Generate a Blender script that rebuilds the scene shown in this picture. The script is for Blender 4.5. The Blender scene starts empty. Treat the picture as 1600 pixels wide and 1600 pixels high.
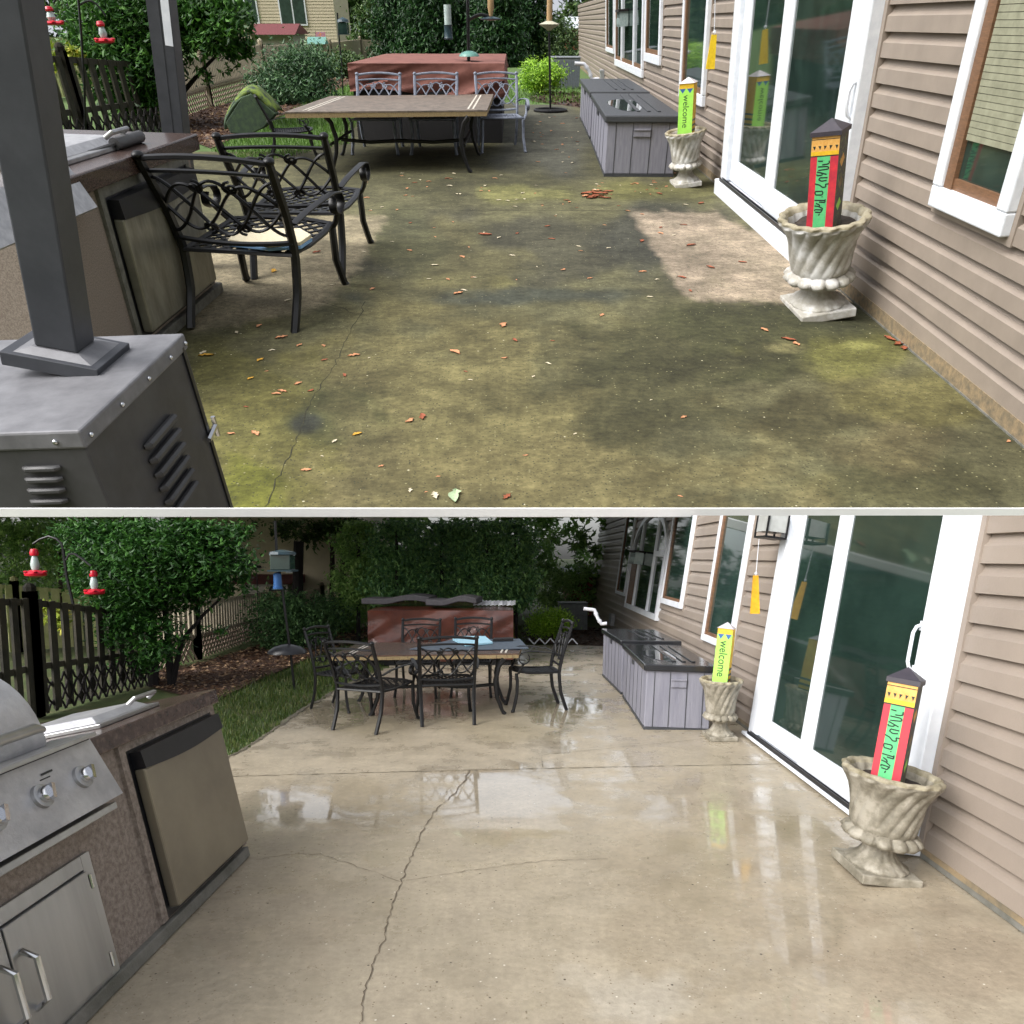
import bpy, bmesh, math, random
from mathutils import Vector, Matrix, noise as mnoise
random.seed(7)
SC = bpy.context.scene
PI = math.pi
# ------------------------------------------------------------------ camera
F, PX, PY = 1180.0, 800.0, 1000.0            # focal length and principal point for a 1600 px wide picture
HB, HORB = 1.8, 870.0                        # lower patio: eye height, horizon
HA, HORA, U = 5.76, 35.0, 4.0                 # upper terrace: eye height, horizon, one "unit"
K = U / 2.5
PHB = math.atan((PY - HORB) / F)
PHA = math.atan((PY - HORA) / F)
cd = bpy.data.cameras.new("camera"); cam = bpy.data.objects.new("camera", cd)
SC.collection.objects.link(cam); SC.camera = cam
cd.sensor_width = 36; cd.lens = 36 * F / 1600
cd.shift_y = (PY - 800) / 1600
cd.clip_start = 0.05; cd.clip_end = 2000
cam.location = (0, 0, HB); cam.rotation_euler = (PI / 2 - PHB, 0, 0)
# ------------------------------------------------------------------ sky, sun, exposure
SUN_EL, SUN_AZ = math.radians(36), math.radians(228)      # azimuth clockwise from +Y
w = bpy.data.worlds.new("World"); SC.world = w; w.use_nodes = True
nt = w.node_tree; nt.nodes.clear()
sky = nt.nodes.new('ShaderNodeTexSky'); sky.sky_type = 'NISHITA'; sky.sun_disc = False
sky.sun_elevation = SUN_EL; sky.sun_rotation = SUN_AZ; sky.dust_density = 4; sky.air_density = 1.0; sky.ozone_density = 1
hs = nt.nodes.new('ShaderNodeHueSaturation'); hs.inputs['Saturation'].default_value = .22
bg = nt.nodes.new('ShaderNodeBackground'); bg.inputs[1].default_value = .15
wo = nt.nodes.new('ShaderNodeOutputWorld')
nt.links.new(sky.outputs[0], hs.inputs['Color']); nt.links.new(hs.outputs[0], bg.inputs[0]); nt.links.new(bg.outputs[0], wo.inputs[0])
sd = bpy.data.lights.new("sun", 'SUN'); sd.energy = 1.15; sd.angle = math.radians(45); sd.color = (1, .985, .955)
so = bpy.data.objects.new("sun", sd); SC.collection.objects.link(so)
sdir = Vector((math.sin(SUN_AZ) * math.cos(SUN_EL), math.cos(SUN_AZ) * math.cos(SUN_EL), math.sin(SUN_EL)))
so.rotation_euler = sdir.to_track_quat('Z', 'Y').to_euler()
SC.view_settings.view_transform = 'Standard'; SC.view_settings.look = 'None'
SC.view_settings.exposure = 0.92; SC.view_settings.gamma = 1
# ------------------------------------------------------------------ the two levels of the place
class Level:
    """One level: x right, y away, z up, its ground at z=0.  M places it in the world."""
    def __init__(s, H, ph, M):
        s.H, s.ph, s.M = H, ph, M
        s.fw = Vector((0, math.cos(ph), -math.sin(ph))); s.up = Vector((0, math.sin(ph), math.cos(ph)))
        s.eye = Vector((0, 0, H))
    def ray(s, x, y): return Vector(((x - PX) / F, 0, 0)) + s.fw + s.up * ((PY - y) / F)
    def z(s, x, y, Z):
        r = s.ray(x, y); return s.eye + r * ((Z - s.H) / r.z)
    def g(s, x, y): return s.z(x, y, 0)
    def at(s, x, y, Y):
        r = s.ray(x, y); return s.eye + r * (Y / r.y)
    def px(s, P):
        d = P - s.eye; dep = d.dot(s.fw); return PX + F * d.x / dep, PY - F * d.dot(s.up) / dep
def campose(H, ph): return Matrix.Translation((0, 0, H)) @ Matrix.Rotation(-ph, 4, 'X')
LB = Level(HB, PHB, Matrix.Identity(4))
LA = Level(HA, PHA, campose(HB, PHB) @ campose(HA, PHA).inverted())
# ------------------------------------------------------------------ mesh helper
class MB:
    def __init__(s): s.v = []; s.f = []; s.m = []; s.cur = 0
    def add(s, vs, fs):
        o = len(s.v); s.v += [tuple(v) for v in vs]; s.f += [tuple(i + o for i in f) for f in fs]; s.m += [s.cur] * len(fs); return s
    def box(s, c, d, rz=0, M=None):
        x, y, z = d[0] / 2, d[1] / 2, d[2] / 2
        vs = [Vector((a * x, b * y, e * z)) for a in (-1, 1) for b in (-1, 1) for e in (-1, 1)]
        R = M if M else Matrix.Rotation(rz, 3, 'Z')
        vs = [R @ v + Vector(c) for v in vs]
        return s.add(vs, [(0, 1, 3, 2), (4, 6, 7, 5), (0, 4, 5, 1), (2, 3, 7, 6), (0, 2, 6, 4), (1, 5, 7, 3)])
    def bb(s, x0, x1, y0, y1, z0, z1): return s.box(((x0 + x1) / 2, (y0 + y1) / 2, (z0 + z1) / 2), (abs(x1 - x0), abs(y1 - y0), abs(z1 - z0)))
    def prism(s, pts, z0, z1):
        n = len(pts)
        vs = [(p[0], p[1], z0) for p in pts] + [(p[0], p[1], z1) for p in pts]
        return s.add(vs, [tuple(range(n - 1, -1, -1)), tuple(range(n, 2 * n))] + [(i, (i + 1) % n, n + (i + 1) % n, n + i) for i in range(n)])
    def bar(s, a, b, w, h, up=(0, 0, 1)):
        a, b = Vector(a), Vector(b); d = (b - a)
        if d.length < 1e-6: return s
        x = d.normalized(); y = Vector(up).cross(x)
        if y.length < 1e-4: y = Vector((0, 1, 0)).cross(x)
        y.normalize(); z = x.cross(y)
        vs = [p + y * (i * w / 2) + z * (j * h / 2) for p in (a, b) for i, j in ((-1, -1), (1, -1), (1, 1), (-1, 1))]
        return s.add(vs, [(3, 2, 1, 0), (4, 5, 6, 7)] + [(i, (i + 1) % 4, 4 + (i + 1) % 4, 4 + i) for i in range(4)])
    def tube(s, pts, r, n=6, cap=True, flat=1.0):
        pts = [Vector(p) for p in pts]; rs = r if isinstance(r, (list, tuple)) else [r] * len(pts)
        o = len(s.v); nrm = None
        for i, p in enumerate(pts):
            t = (pts[min(i + 1, len(pts) - 1)] - pts[max(i - 1, 0)])
            if t.length < 1e-9: t = Vector((0, 0, 1))
            t.normalize()
            if nrm is None:
                nrm = t.orthogonal().normalized() if abs(t.z) > .9 else Vector((0, 0, 1)).cross(t).normalized()
            nrm = (nrm - t * nrm.dot(t)).normalized(); b = t.cross(nrm)
            for k in range(n):
                a = 2 * PI * k / n + PI / n
                s.v.append(tuple(p + nrm * (rs[i] * math.cos(a)) + b * (rs[i] * math.sin(a) * flat)))
        for i in range(len(pts) - 1):
            for k in range(n):
                s.f.append((o + i * n + k, o + i * n + (k + 1) % n, o + (i + 1) * n + (k + 1) % n, o + (i + 1) * n + k)); s.m.append(s.cur)
        if cap:
            s.f.append(tuple(o + k for k in range(n - 1, -1, -1))); s.m.append(s.cur)
            e = o + (len(pts) - 1) * n; s.f.append(tuple(e + k for k in range(n))); s.m.append(s.cur)
        return s
    def lathe(s, prof, n=24, c=(0, 0, 0), fn=None, close=True):
        o = len(s.v)
        for (r, z) in prof:
            for k in range(n):
                a = 2 * PI * k / n; rr = r if fn is None else fn(r, z, a)
                s.v.append((c[0] + rr * math.cos(a), c[1] + rr * math.sin(a), c[2] + z))
        for i in range(len(prof) - 1):
            for k in range(n):
                s.f.append((o + i * n + k, o + i * n + (k + 1) % n, o + (i + 1) * n + (k + 1) % n, o + (i + 1) * n + k)); s.m.append(s.cur)
        if close:
            s.f.append(tuple(o + k for k in range(n - 1, -1, -1))); s.m.append(s.cur)
            e = o + (len(prof) - 1) * n; s.f.append(tuple(e + k for k in range(n))); s.m.append(s.cur)
        return s
    def ball(s, c, r, n=8, sz=1.0):
        m = 5
        return s.lathe([(max(r * math.sin(PI * i / m), 1e-4), -r * sz * math.cos(PI * i / m)) for i in range(m + 1)], n, c)
    def build(s, name, mats, parent=None, smooth=False, bev=0, M=None, auto=True):
        me = bpy.data.meshes.new(name); me.from_pydata(s.v, [], s.f); me.update()
        if not isinstance(mats, (list, tuple)): mats = [mats]
        for m in mats: me.materials.append(m)
        if len(mats) > 1: me.polygons.foreach_set('material_index', s.m)
        if smooth:
            me.polygons.foreach_set('use_smooth', [True] * len(me.polygons))
            if auto:
                b = bmesh.new(); b.from_mesh(me)
                for e in b.edges:
                    if len(e.link_faces) == 2 and e.calc_face_angle(0) > .7: e.smooth = False
                b.to_mesh(me); b.free()
        o = bpy.data.objects.new(name, me); SC.collection.objects.link(o)
        if parent: o.parent = parent
        if M is not None: o.matrix_world = M
        if bev:
            md = o.modifiers.new('b', 'BEVEL'); md.width = bev; md.segments = 2; md.limit_method = 'ANGLE'; md.angle_limit = .6
        return o
def tag(o, label, cat=None, group=None, kind=None):
    o['label'] = label
    if cat: o['category'] = cat
    if group: o['group'] = group
    if kind: o['kind'] = kind
    return o
def thing(name, label, cat, lv, loc, rz=0, lean=0, scale=(1, 1, 1), group=None, R=None, tilt=0):
    o = bpy.data.objects.new(name, None); SC.collection.objects.link(o); o.empty_display_size = .1
    M = Matrix.Translation(loc)
    if R is not None: M = M @ R.to_4x4()
    else: M = M @ Matrix.Rotation(lean, 4, 'Y') @ Matrix.Rotation(tilt, 4, 'X') @ Matrix.Rotation(rz, 4, 'Z')
    o.matrix_world = lv.M @ M @ Matrix.Diagonal((*scale, 1))
    tag(o, label, cat, group); return o
def struct(mb, name, label, mats, lv, kind='structure', **k):
    o = mb.build(name, mats, None, M=lv.M, **k); o['label'] = label; o['kind'] = kind; return o
def copy_tree(o, parent=None):
    c = o.copy(); SC.collection.objects.link(c); c.parent = parent
    for ch in o.children: copy_tree(ch, c)
    return c
def fit(lv, b, t, wpx):
    """upright thing standing at pixel b, its top at pixel t, wpx wide: place, height, lean, width"""
    P = lv.g(*b); T = lv.at(t[0], t[1], P.y); d = (P - lv.eye).dot(lv.fw)
    return P, math.hypot(T.z, T.x - P.x), math.atan2(T.x - P.x, T.z), wpx * d / F
# ------------------------------------------------------------------ materials
def lin(c): return tuple(((x / 255) / 12.92 if x / 255 <= .04045 else ((x / 255 + .055) / 1.055) ** 2.4) for x in c)
def mat(name, c1, c2=None, rough=.6, scale=8, bump=0, bscale=None, metal=0, spec=.5, detail=6, rvar=0, speck=None, stretch=None, attr=None, coat=0, c3=None, ramp=(.35, .65), trans=0, sheen=0):
    m = bpy.data.materials.new(name); m.use_nodes = True; N = m.node_tree.nodes; L = m.node_tree.links; b = N['Principled BSDF']
    c1 = lin(c1); b.inputs['Roughness'].default_value = rough; b.inputs['Metallic'].default_value = metal
    b.inputs['Specular IOR Level'].default_value = spec; b.inputs['Coat Weight'].default_value = coat
    tc = N.new('ShaderNodeTexCoord'); mp = N.new('ShaderNodeMapping'); L.new(tc.outputs['Object'], mp.inputs[0])
    if stretch: mp.inputs['Scale'].default_value = stretch
    def nz(sc, det=detail):
        n = N.new('ShaderNodeTexNoise'); n.inputs['Scale'].default_value = sc; n.inputs['Detail'].default_value = det; n.inputs['Roughness'].default_value = .65
        L.new(mp.outputs[0], n.inputs['Vector']); return n
    col = None
    n1 = nz(scale)
    if c2 is not None:
        cr = N.new('ShaderNodeValToRGB'); cr.color_ramp.elements[0].position = ramp[0]; cr.color_ramp.elements[1].position = ramp[1]
        cr.color_ramp.elements[0].color = (*c1, 1); cr.color_ramp.elements[1].color = (*lin(c2), 1)
        if c3: e = cr.color_ramp.elements.new((ramp[0] + ramp[1]) / 2); e.color = (*lin(c3), 1)
        L.new(n1.outputs[0], cr.inputs[0]); col = cr.outputs[0]
    if attr:
        a = N.new('ShaderNodeAttribute'); a.attribute_name = attr
        if col is None: col = a.outputs['Color']
        else:
            mx = N.new('ShaderNodeMix'); mx.data_type = 'RGBA'; mx.blend_type = 'MULTIPLY'; mx.inputs[0].default_value = 1
            L.new(a.outputs['Color'], mx.inputs[6]); L.new(col, mx.inputs[7]); col = mx.outputs[2]
    if speck:
        n2 = N.new('ShaderNodeTexVoronoi'); n2.inputs['Scale'].default_value = speck[0]; L.new(mp.outputs[0], n2.inputs['Vector'])
        n3 = nz(speck[0] * .37, 2)
        mt = N.new('ShaderNodeMath'); mt.operation = 'LESS_THAN'; mt.inputs[1].default_value = speck[1]; L.new(n2.outputs['Distance'], mt.inputs[0])
        m3 = N.new('ShaderNodeMath'); m3.operation = 'GREATER_THAN'; m3.inputs[1].default_value = speck[3] if len(speck) > 3 else .5; L.new(n3.outputs[0], m3.inputs[0])
        m4 = N.new('ShaderNodeMath'); m4.operation = 'MULTIPLY'; L.new(mt.outputs[0], m4.inputs[0]); L.new(m3.outputs[0], m4.inputs[1])
        mx = N.new('ShaderNodeMix'); mx.data_type = 'RGBA'; L.new(m4.outputs[0], mx.inputs[0])
        if col is None: mx.inputs[6].default_value = (*c1, 1)
        else: L.new(col, mx.inputs[6])
        mx.inputs[7].default_value = (*lin(speck[2]), 1); col = mx.outputs[2]
    if col is None: b.inputs['Base Color'].default_value = (*c1, 1)
    else: L.new(col, b.inputs['Base Color'])
    if rvar:
        r = N.new('ShaderNodeMapRange'); r.inputs[3].default_value = max(rough - rvar, .03); r.inputs[4].default_value = min(rough + rvar, 1)
        L.new(nz(scale * 1.7).outputs[0], r.inputs[0]); L.new(r.outputs[0], b.inputs['Roughness'])
    if bump:
        bp = N.new('ShaderNodeBump'); bp.inputs['Strength'].default_value = bump; bp.inputs['Distance'].default_value = .02
        L.new(nz(bscale or scale * 3).outputs[0], bp.inputs['Height']); L.new(bp.outputs[0], b.inputs['Normal'])
    if trans:
        b.inputs['Subsurface Weight'].default_value = 0
    m['b'] = 1
    return m
def leafmat(name, ca, cb, cc):
    m = bpy.data.materials.new(name); m.use_nodes = True; N = m.node_tree.nodes; L = m.node_tree.links; b = N['Principled BSDF']
    g = N.new('ShaderNodeNewGeometry'); cr = N.new('ShaderNodeValToRGB'); e = cr.color_ramp.elements
    e[0].color = (*lin(ca), 1); e[1].color = (*lin(cc), 1); k = e.new(.5); k.color = (*lin(cb), 1)
    L.new(g.outputs['Random Per Island'], cr.inputs[0]); L.new(cr.outputs[0], b.inputs['Base Color'])
    b.inputs['Roughness'].default_value = .45; b.inputs['Specular IOR Level'].default_value = .35
    tr = N.new('ShaderNodeBsdfTranslucent'); L.new(cr.outputs[0], tr.inputs[0])
    ms = N.new('ShaderNodeMixShader'); ms.inputs[0].default_value = .25
    L.new(b.outputs[0], ms.inputs[1]); L.new(tr.outputs[0], ms.inputs[2]); L.new(ms.outputs[0], N['Material Output'].inputs[0]); return m
M = {}
M['siding'] = mat('vinyl_siding', (148, 136, 125), (137, 126, 116), .5, 1.2, .2, 60, rvar=.1, detail=9)
M['white'] = mat('white_trim', (226, 230, 236), (208, 213, 221), .4, 3, .05, 40)
M['glass'] = mat('dark_glass', (40, 58, 52), (26, 40, 36), .05, 1.2, spec=.6)
M['glassg'] = mat('green_glass', (52, 72, 66), (36, 52, 50), .05, 1.0, spec=.8, coat=.3)
M['blind'] = mat('blind_slats', (150, 150, 128), (128, 128, 108), .6, 4)
M['wood'] = mat('window_wood', (126, 92, 66), (98, 72, 52), .5, 6, stretch=(1, 1, 8))
M['board'] = mat('rotted_board', (150, 130, 100), (104, 96, 80), .8, 6, .4)
M['found'] = mat('foundation', (120, 118, 112), (92, 92, 84), .9, 6, .4)
M['iron'] = mat('black_iron', (9, 9, 11), (17, 17, 20), .42, 18, .1, 60, spec=.4, rvar=.08)
M['dusty'] = mat('dusty_iron', (96, 102, 116), (128, 134, 148), .5, 14, .1)
M['steel'] = mat('stainless_steel', (186, 186, 186), (150, 150, 152), .34, 2, metal=.85, rvar=.1, stretch=(1, 1, .1))
M['fridge'] = mat('fridge_steel', (142, 134, 116), (120, 112, 98), .38, 1.2, metal=.45, rvar=.08)
M['fridgea'] = mat('fridge_steel_dull', (150, 147, 134), (116, 113, 100), .36, 1.0, metal=.35, stretch=(3, 1, 1), rvar=.08)
M['dsteel'] = mat('burnished_steel', (196, 196, 198), (168, 168, 172), .42, 6, .2, 30, metal=.6)
M['chrome'] = mat('chrome', (210, 212, 216), None, .12, metal=1)
M['black'] = mat('black_plastic', (16, 17, 22), (26, 27, 32), .35, 10)
M['stucco'] = mat('stucco', (160, 148, 138), (124, 112, 103), .9, 40, .6, 160, detail=3)
M['granite'] = mat('granite_counter', (52, 42, 40), (104, 88, 80), .22, 30, .02, c3=(70, 56, 52), ramp=(.3, .72), detail=8)
M['post'] = mat('grey_metal_post', (58, 60, 66), (70, 72, 78), .45, 2, .08, 90, metal=.2, rvar=.1)
M['rust'] = mat('rust_patch', (110, 66, 50), (74, 54, 50), .7, 30)
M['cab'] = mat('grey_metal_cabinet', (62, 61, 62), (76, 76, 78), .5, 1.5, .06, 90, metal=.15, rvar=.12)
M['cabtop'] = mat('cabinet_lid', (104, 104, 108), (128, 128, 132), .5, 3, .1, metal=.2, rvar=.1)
M['potA'] = mat('white_concrete_pot', (178, 176, 172), (200, 199, 197), .75, 7, .25, 60, c3=(160, 156, 146), ramp=(.3, .6))
M['potB'] = mat('wet_concrete_pot', (98, 93, 80), (156, 150, 137), .6, 9, .3, 60, c3=(128, 122, 108), ramp=(.32, .62))
M['potrim'] = mat('mossy_rim', (120, 112, 88), (166, 158, 138), .8, 12, .4, 60)
M['soil'] = mat('potting_soil', (38, 32, 28), (60, 50, 42), .9, 20, .8)
M['lime'] = mat('lime_paint', (164, 226, 92), (152, 214, 84), .5, 6)
M['yellow'] = mat('yellow_paint', (222, 184, 40), (206, 160, 36), .5, 10)
M['ochre'] = mat('ochre_paint', (222, 174, 98), (206, 150, 70), .55, 20)
M['red'] = mat('red_paint', (206, 52, 62), (170, 44, 62), .5, 5)
M['green'] = mat('green_paint', (78, 176, 114), (96, 190, 120), .5, 10)
M['ink'] = mat('dark_ink', (20, 38, 34), None, .6)
M['blue'] = mat('blue_paint', (44, 92, 150), None, .5)
M['capd'] = mat('dark_cap', (62, 56, 64), (48, 46, 54), .45, 10)
M['capw'] = mat('silver_cap', (214, 210, 212), (186, 178, 184), .35, 10)
M['side'] = mat('painted_scene_side', (96, 84, 56), (124, 132, 70), .6, 14, c3=(70, 74, 84))
M['sail'] = mat('yellow_chime_sail', (232, 196, 24), (214, 178, 16), .6, 10)
M['sailB'] = mat('orange_chime_sail', (216, 166, 26), (190, 138, 16), .6, 10)
M['boxb'] = mat('grey_resin_panel', (134, 134, 144), (118, 118, 130), .6, 10, .3, 40, stretch=(1, 1, .12))
M['lid'] = mat('dark_resin_lid', (64, 66, 70), (54, 56, 60), .45, 8, .2, 60, rvar=.15)
M['lidw'] = mat('wet_resin_lid', (46, 47, 50), (38, 39, 42), .1, 3, .25, 5, rvar=.08)
M['water'] = mat('puddle_water', (60, 62, 66), None, .02, spec=.9)
M['coverA'] = mat('faded_cover', (128, 82, 72), (102, 62, 54), .8, 1.2, .6, 1.6, c3=(118, 74, 64))
M['coverB'] = mat('wet_brown_cover', (82, 43, 33), (58, 30, 25), .22, 3, .6, 3)
M['wicker'] = mat('dark_wicker', (16, 15, 17), (30, 28, 30), .7, 40, .7, 80)
M['cush'] = mat('grey_cushion', (70, 68, 72), (58, 56, 60), .8, 20, .3, 80)
M['gcush'] = mat('mossy_cushion', (116, 136, 44), (46, 58, 46), .85, 2.0, .6, 30, c3=(84, 102, 48), ramp=(.4, .6))
M['gcushd'] = mat('dark_green_cushion', (46, 62, 50), (64, 84, 56), .85, 4, .6, 30)
M['slate'] = mat('slate_table_top', (124, 112, 100), (80, 74, 66), .5, 3, .3, 30, c3=(108, 96, 86), rvar=.1)
M['slateB'] = mat('wet_slate_table_top', (76, 60, 50), (48, 42, 40), .14, 5, .3, 30, c3=(96, 72, 58))
M['tiles'] = mat('stone_edge_tiles', (134, 122, 84), (98, 84, 60), .7, 9, .5, c3=(150, 128, 92), stretch=(6, 1, 1))
M['grout'] = mat('grout_line', (186, 180, 168), None, .7)
M['sponge'] = mat('patterned_seat_pad', (222, 214, 190), (198, 184, 150), .9, 60, .5, 120)
M['padblue'] = mat('blue_pad_edge', (126, 166, 208), None, .8)
M['paper'] = mat('pale_blue_sheet', (168, 208, 224), (150, 196, 216), .5, 20)
M['mat'] = mat('grey_blue_cloth', (72, 84, 96), (58, 68, 80), .5, 10)
M['pvc'] = mat('white_pvc', (216, 218, 224), (200, 202, 210), .35, 10)
M['ebox'] = mat('grey_utility_box', (150, 152, 156), (134, 136, 140), .5, 10)
M['ac'] = mat('grey_condenser', (122, 126, 132), (104, 108, 114), .5, 10)
M['acB'] = mat('weathered_condenser', (96, 102, 104), (78, 84, 86), .5, 10)
M['bark'] = mat('bark', (62, 50, 42), (38, 31, 27), .9, 14, .8, 30, stretch=(1, 1, .25))
M['barkd'] = mat('dark_bark', (34, 28, 28), (22, 18, 19), .9, 14, .8, 30, stretch=(1, 1, .25))
M['fence'] = mat('beige_vinyl_fence', (176, 164, 142), (156, 146, 126), .6, 3)
M['lattice'] = mat('beige_lattice', (158, 138, 124), (134, 116, 104), .7, 5)
M['picket'] = mat('mossy_dark_picket', (58, 54, 40), (36, 34, 28), .8, 4, .3)
M['picketl'] = mat('pale_picket_edge', (176, 174, 128), (140, 150, 92), .8, 4, .3)
M['nsid'] = mat('neighbour_siding', (196, 184, 158), (182, 170, 146), .6, 3)
M['nroof'] = mat('maroon_shingles', (112, 52, 54), (84, 40, 44), .8, 8, .4)
M['shedw'] = mat('grey_shed_wall', (150, 146, 136), (130, 126, 118), .7, 6)
M['redfence'] = mat('red_boards', (150, 62, 52), (124, 48, 42), .7, 6)
M['wroof'] = mat('pale_roof', (196, 204, 208), (172, 182, 188), .6, 4)
M['redpl'] = mat('red_plastic', (204, 24, 50), (182, 18, 44), .3, 8)
M['clearpl'] = mat('clear_plastic', (176, 190, 188), (150, 168, 166), .2, 8)
M['feedblue'] = mat('dark_teal_feeder', (36, 62, 72), (28, 48, 56), .4, 10)
M['teal'] = mat('teal_baffle', (104, 150, 140), (86, 130, 122), .4, 6)
M['seed'] = mat('seed_mix', (180, 152, 112), (140, 112, 76), .8, 60)
M['stone'] = mat('pale_stone_feeder', (190, 186, 166), (160, 156, 138), .7, 10)
M['lampg'] = mat('frosted_glass', (176, 178, 176), (158, 160, 158), .3, 6)
M['grassA'] = mat('lawn_soil', (84, 108, 54), (66, 88, 42), .95, 1.6, .6, 20)
M['grassB'] = mat('muddy_lawn', (70, 74, 36), (94, 90, 58), .9, 1.4, .8, 20, c3=(60, 76, 30))
M['mulch'] = mat('bark_mulch', (56, 38, 30), (88, 64, 50), .95, 9, 1, 30)
M['chips'] = mat('fallen_chips', (120, 96, 76), (84, 62, 48), .95, 8, 1, 30)
M['trim'] = mat('white_divider', (250, 250, 250), (246, 246, 246), .6, 4)
M['pale'] = mat('pale_underside', (190, 188, 182), (176, 174, 168), .9, 2)
M['crack'] = mat('crack_dark', (84, 74, 62), (116, 104, 88), 1.0, 20)
M['joint'] = mat('joint_dirt', (72, 66, 50), (104, 94, 72), 1.0, 6)
M['crackA'] = mat('algae_crack', (34, 34, 24), (58, 56, 38), 1.0, 10)
M['kerb'] = mat('muddy_kerb', (120, 112, 96), (84, 78, 64), .7, 12, .6)
M['flag'] = mat('purple_orange_flag', (152, 120, 170), (206, 130, 80), .7, 3)
LM = {}
LM['dark'] = leafmat('evergreen_leaves', (24, 48, 28), (40, 74, 38), (66, 102, 52))
LM['darkB'] = leafmat('lightened_evergreen_leaves', (66, 104, 72), (96, 138, 84), (136, 174, 104))  # wet leaves, colour lightened to offset shade under the terrace slab
LM['midB'] = leafmat('lightened_backdrop_leaves', (98, 132, 72), (130, 168, 92), (164, 196, 114))  # backdrop leaves lightened too, making up for light the slab blocks
LM['tree'] = leafmat('glossy_tree_leaves', (34, 66, 26), (56, 98, 38), (92, 138, 56))
LM['treeB'] = leafmat('shaded_tree_leaves', (30, 60, 24), (46, 88, 34), (76, 122, 48))
LM['shrub'] = leafmat('shrub_leaves', (40, 66, 42), (66, 98, 62), (100, 132, 88))
LM['shrubB'] = leafmat('wet_shrub_leaves', (48, 76, 48), (74, 108, 66), (104, 138, 84))
LM['lime'] = leafmat('lime_leaves', (96, 136, 30), (140, 184, 48), (176, 214, 80))
LM['mid'] = leafmat('backdrop_leaves', (44, 66, 34), (72, 98, 50), (104, 128, 72))
LM['grass'] = leafmat('grass_blades', (66, 98, 38), (88, 124, 50), (116, 150, 72))
LM['grassB'] = leafmat('wet_grass_blades', (44, 66, 24), (66, 90, 34), (104, 108, 60))
LM['yel'] = leafmat('yellowing_leaves', (120, 140, 40), (160, 176, 70), (190, 170, 70))
for i, (a, b_) in enumerate([((206, 150, 110), (180, 118, 80)), ((156, 86, 56), (130, 70, 46)), ((216, 204, 178), (190, 178, 150)), ((206, 160, 60), (190, 140, 40)), ((178, 196, 160), (150, 170, 130))]):
    M['leaf%d' % i] = mat('fallen_leaf_%d' % i, a, b_, .7, 20)
# ------------------------------------------------------------------ patio surfaces
def blobs_color(x, y, base, bl):
    c = Vector(base)
    for (cx, cy, rx, ry, col, k, jag) in bl:
        n = mnoise.fractal(Vector((x * .011, y * .02, cx * .37)), 1.0, 2.0, 4) * jag
        d = math.hypot((x - cx) / rx, (y - cy) / ry) + n
        t = max(0, min(1, (1.25 - d) / .7)); t = t * t * (3 - 2 * t) * k
        c = c.lerp(Vector(col), t)
    return c
def inpoly(x, y, P):
    ins = False; j = len(P) - 1; dm = 1e9
    for i in range(len(P)):
        (x1, y1), (x2, y2) = P[i], P[j]
        if (y1 > y) != (y2 > y) and x < (x2 - x1) * (y - y1) / (y2 - y1) + x1: ins = not ins
        vx, vy = x2 - x1, y2 - y1; t = max(0, min(1, ((x - x1) * vx + (y - y1) * vy) / (vx * vx + vy * vy)))
        dm = min(dm, math.hypot(x - x1 - t * vx, y - y1 - t * vy)); j = i
    return dm if ins else -dm
def sheet(lv, xs, ys, keep, colf, mats, name, label, z=0, thick=.06):
    """patio slab laid as a fine grid; the stains are stored as a colour attribute"""
    me = bpy.data.meshes.new(name); vs = []; cols = []; wet = []; idx = {}
    for j, y in enumerate(ys):
        for i, x in enumerate(xs):
            P = lv.g(x, y); idx[(i, j)] = len(vs); vs.append((P.x, P.y, z)); c, wv = colf(x, y); cols.append(c); wet.append(wv)
    fs = []
    for j in range(len(ys) - 1):
        for i in range(len(xs) - 1):
            if keep((xs[i] + xs[i + 1]) / 2, (ys[j] + ys[j + 1]) / 2): fs.append((idx[(i, j)], idx[(i, j + 1)], idx[(i + 1, j + 1)], idx[(i + 1, j)]))
    me.from_pydata(vs, [], fs)
    a = me.color_attributes.new('stain', 'FLOAT_COLOR', 'POINT'); a.data.foreach_set('color', [q for c, wv in zip(cols, wet) for q in (c[0], c[1], c[2], wv)])
    me.materials.append(mats)
    b = bmesh.new(); b.from_mesh(me); bmesh.ops.delete(b, geom=[v for v in b.verts if not v.link_faces], context='VERTS'); b.to_mesh(me); b.free()
    o = bpy.data.objects.new(name, me); SC.collection.objects.link(o); o.matrix_world = lv.M; o['label'] = label; o['kind'] = 'structure'; return o
def rng(a, b, s):
    r = []; x = a
    while x < b - 1e-6: r.append(x); x += s
    return r + [b]
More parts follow.
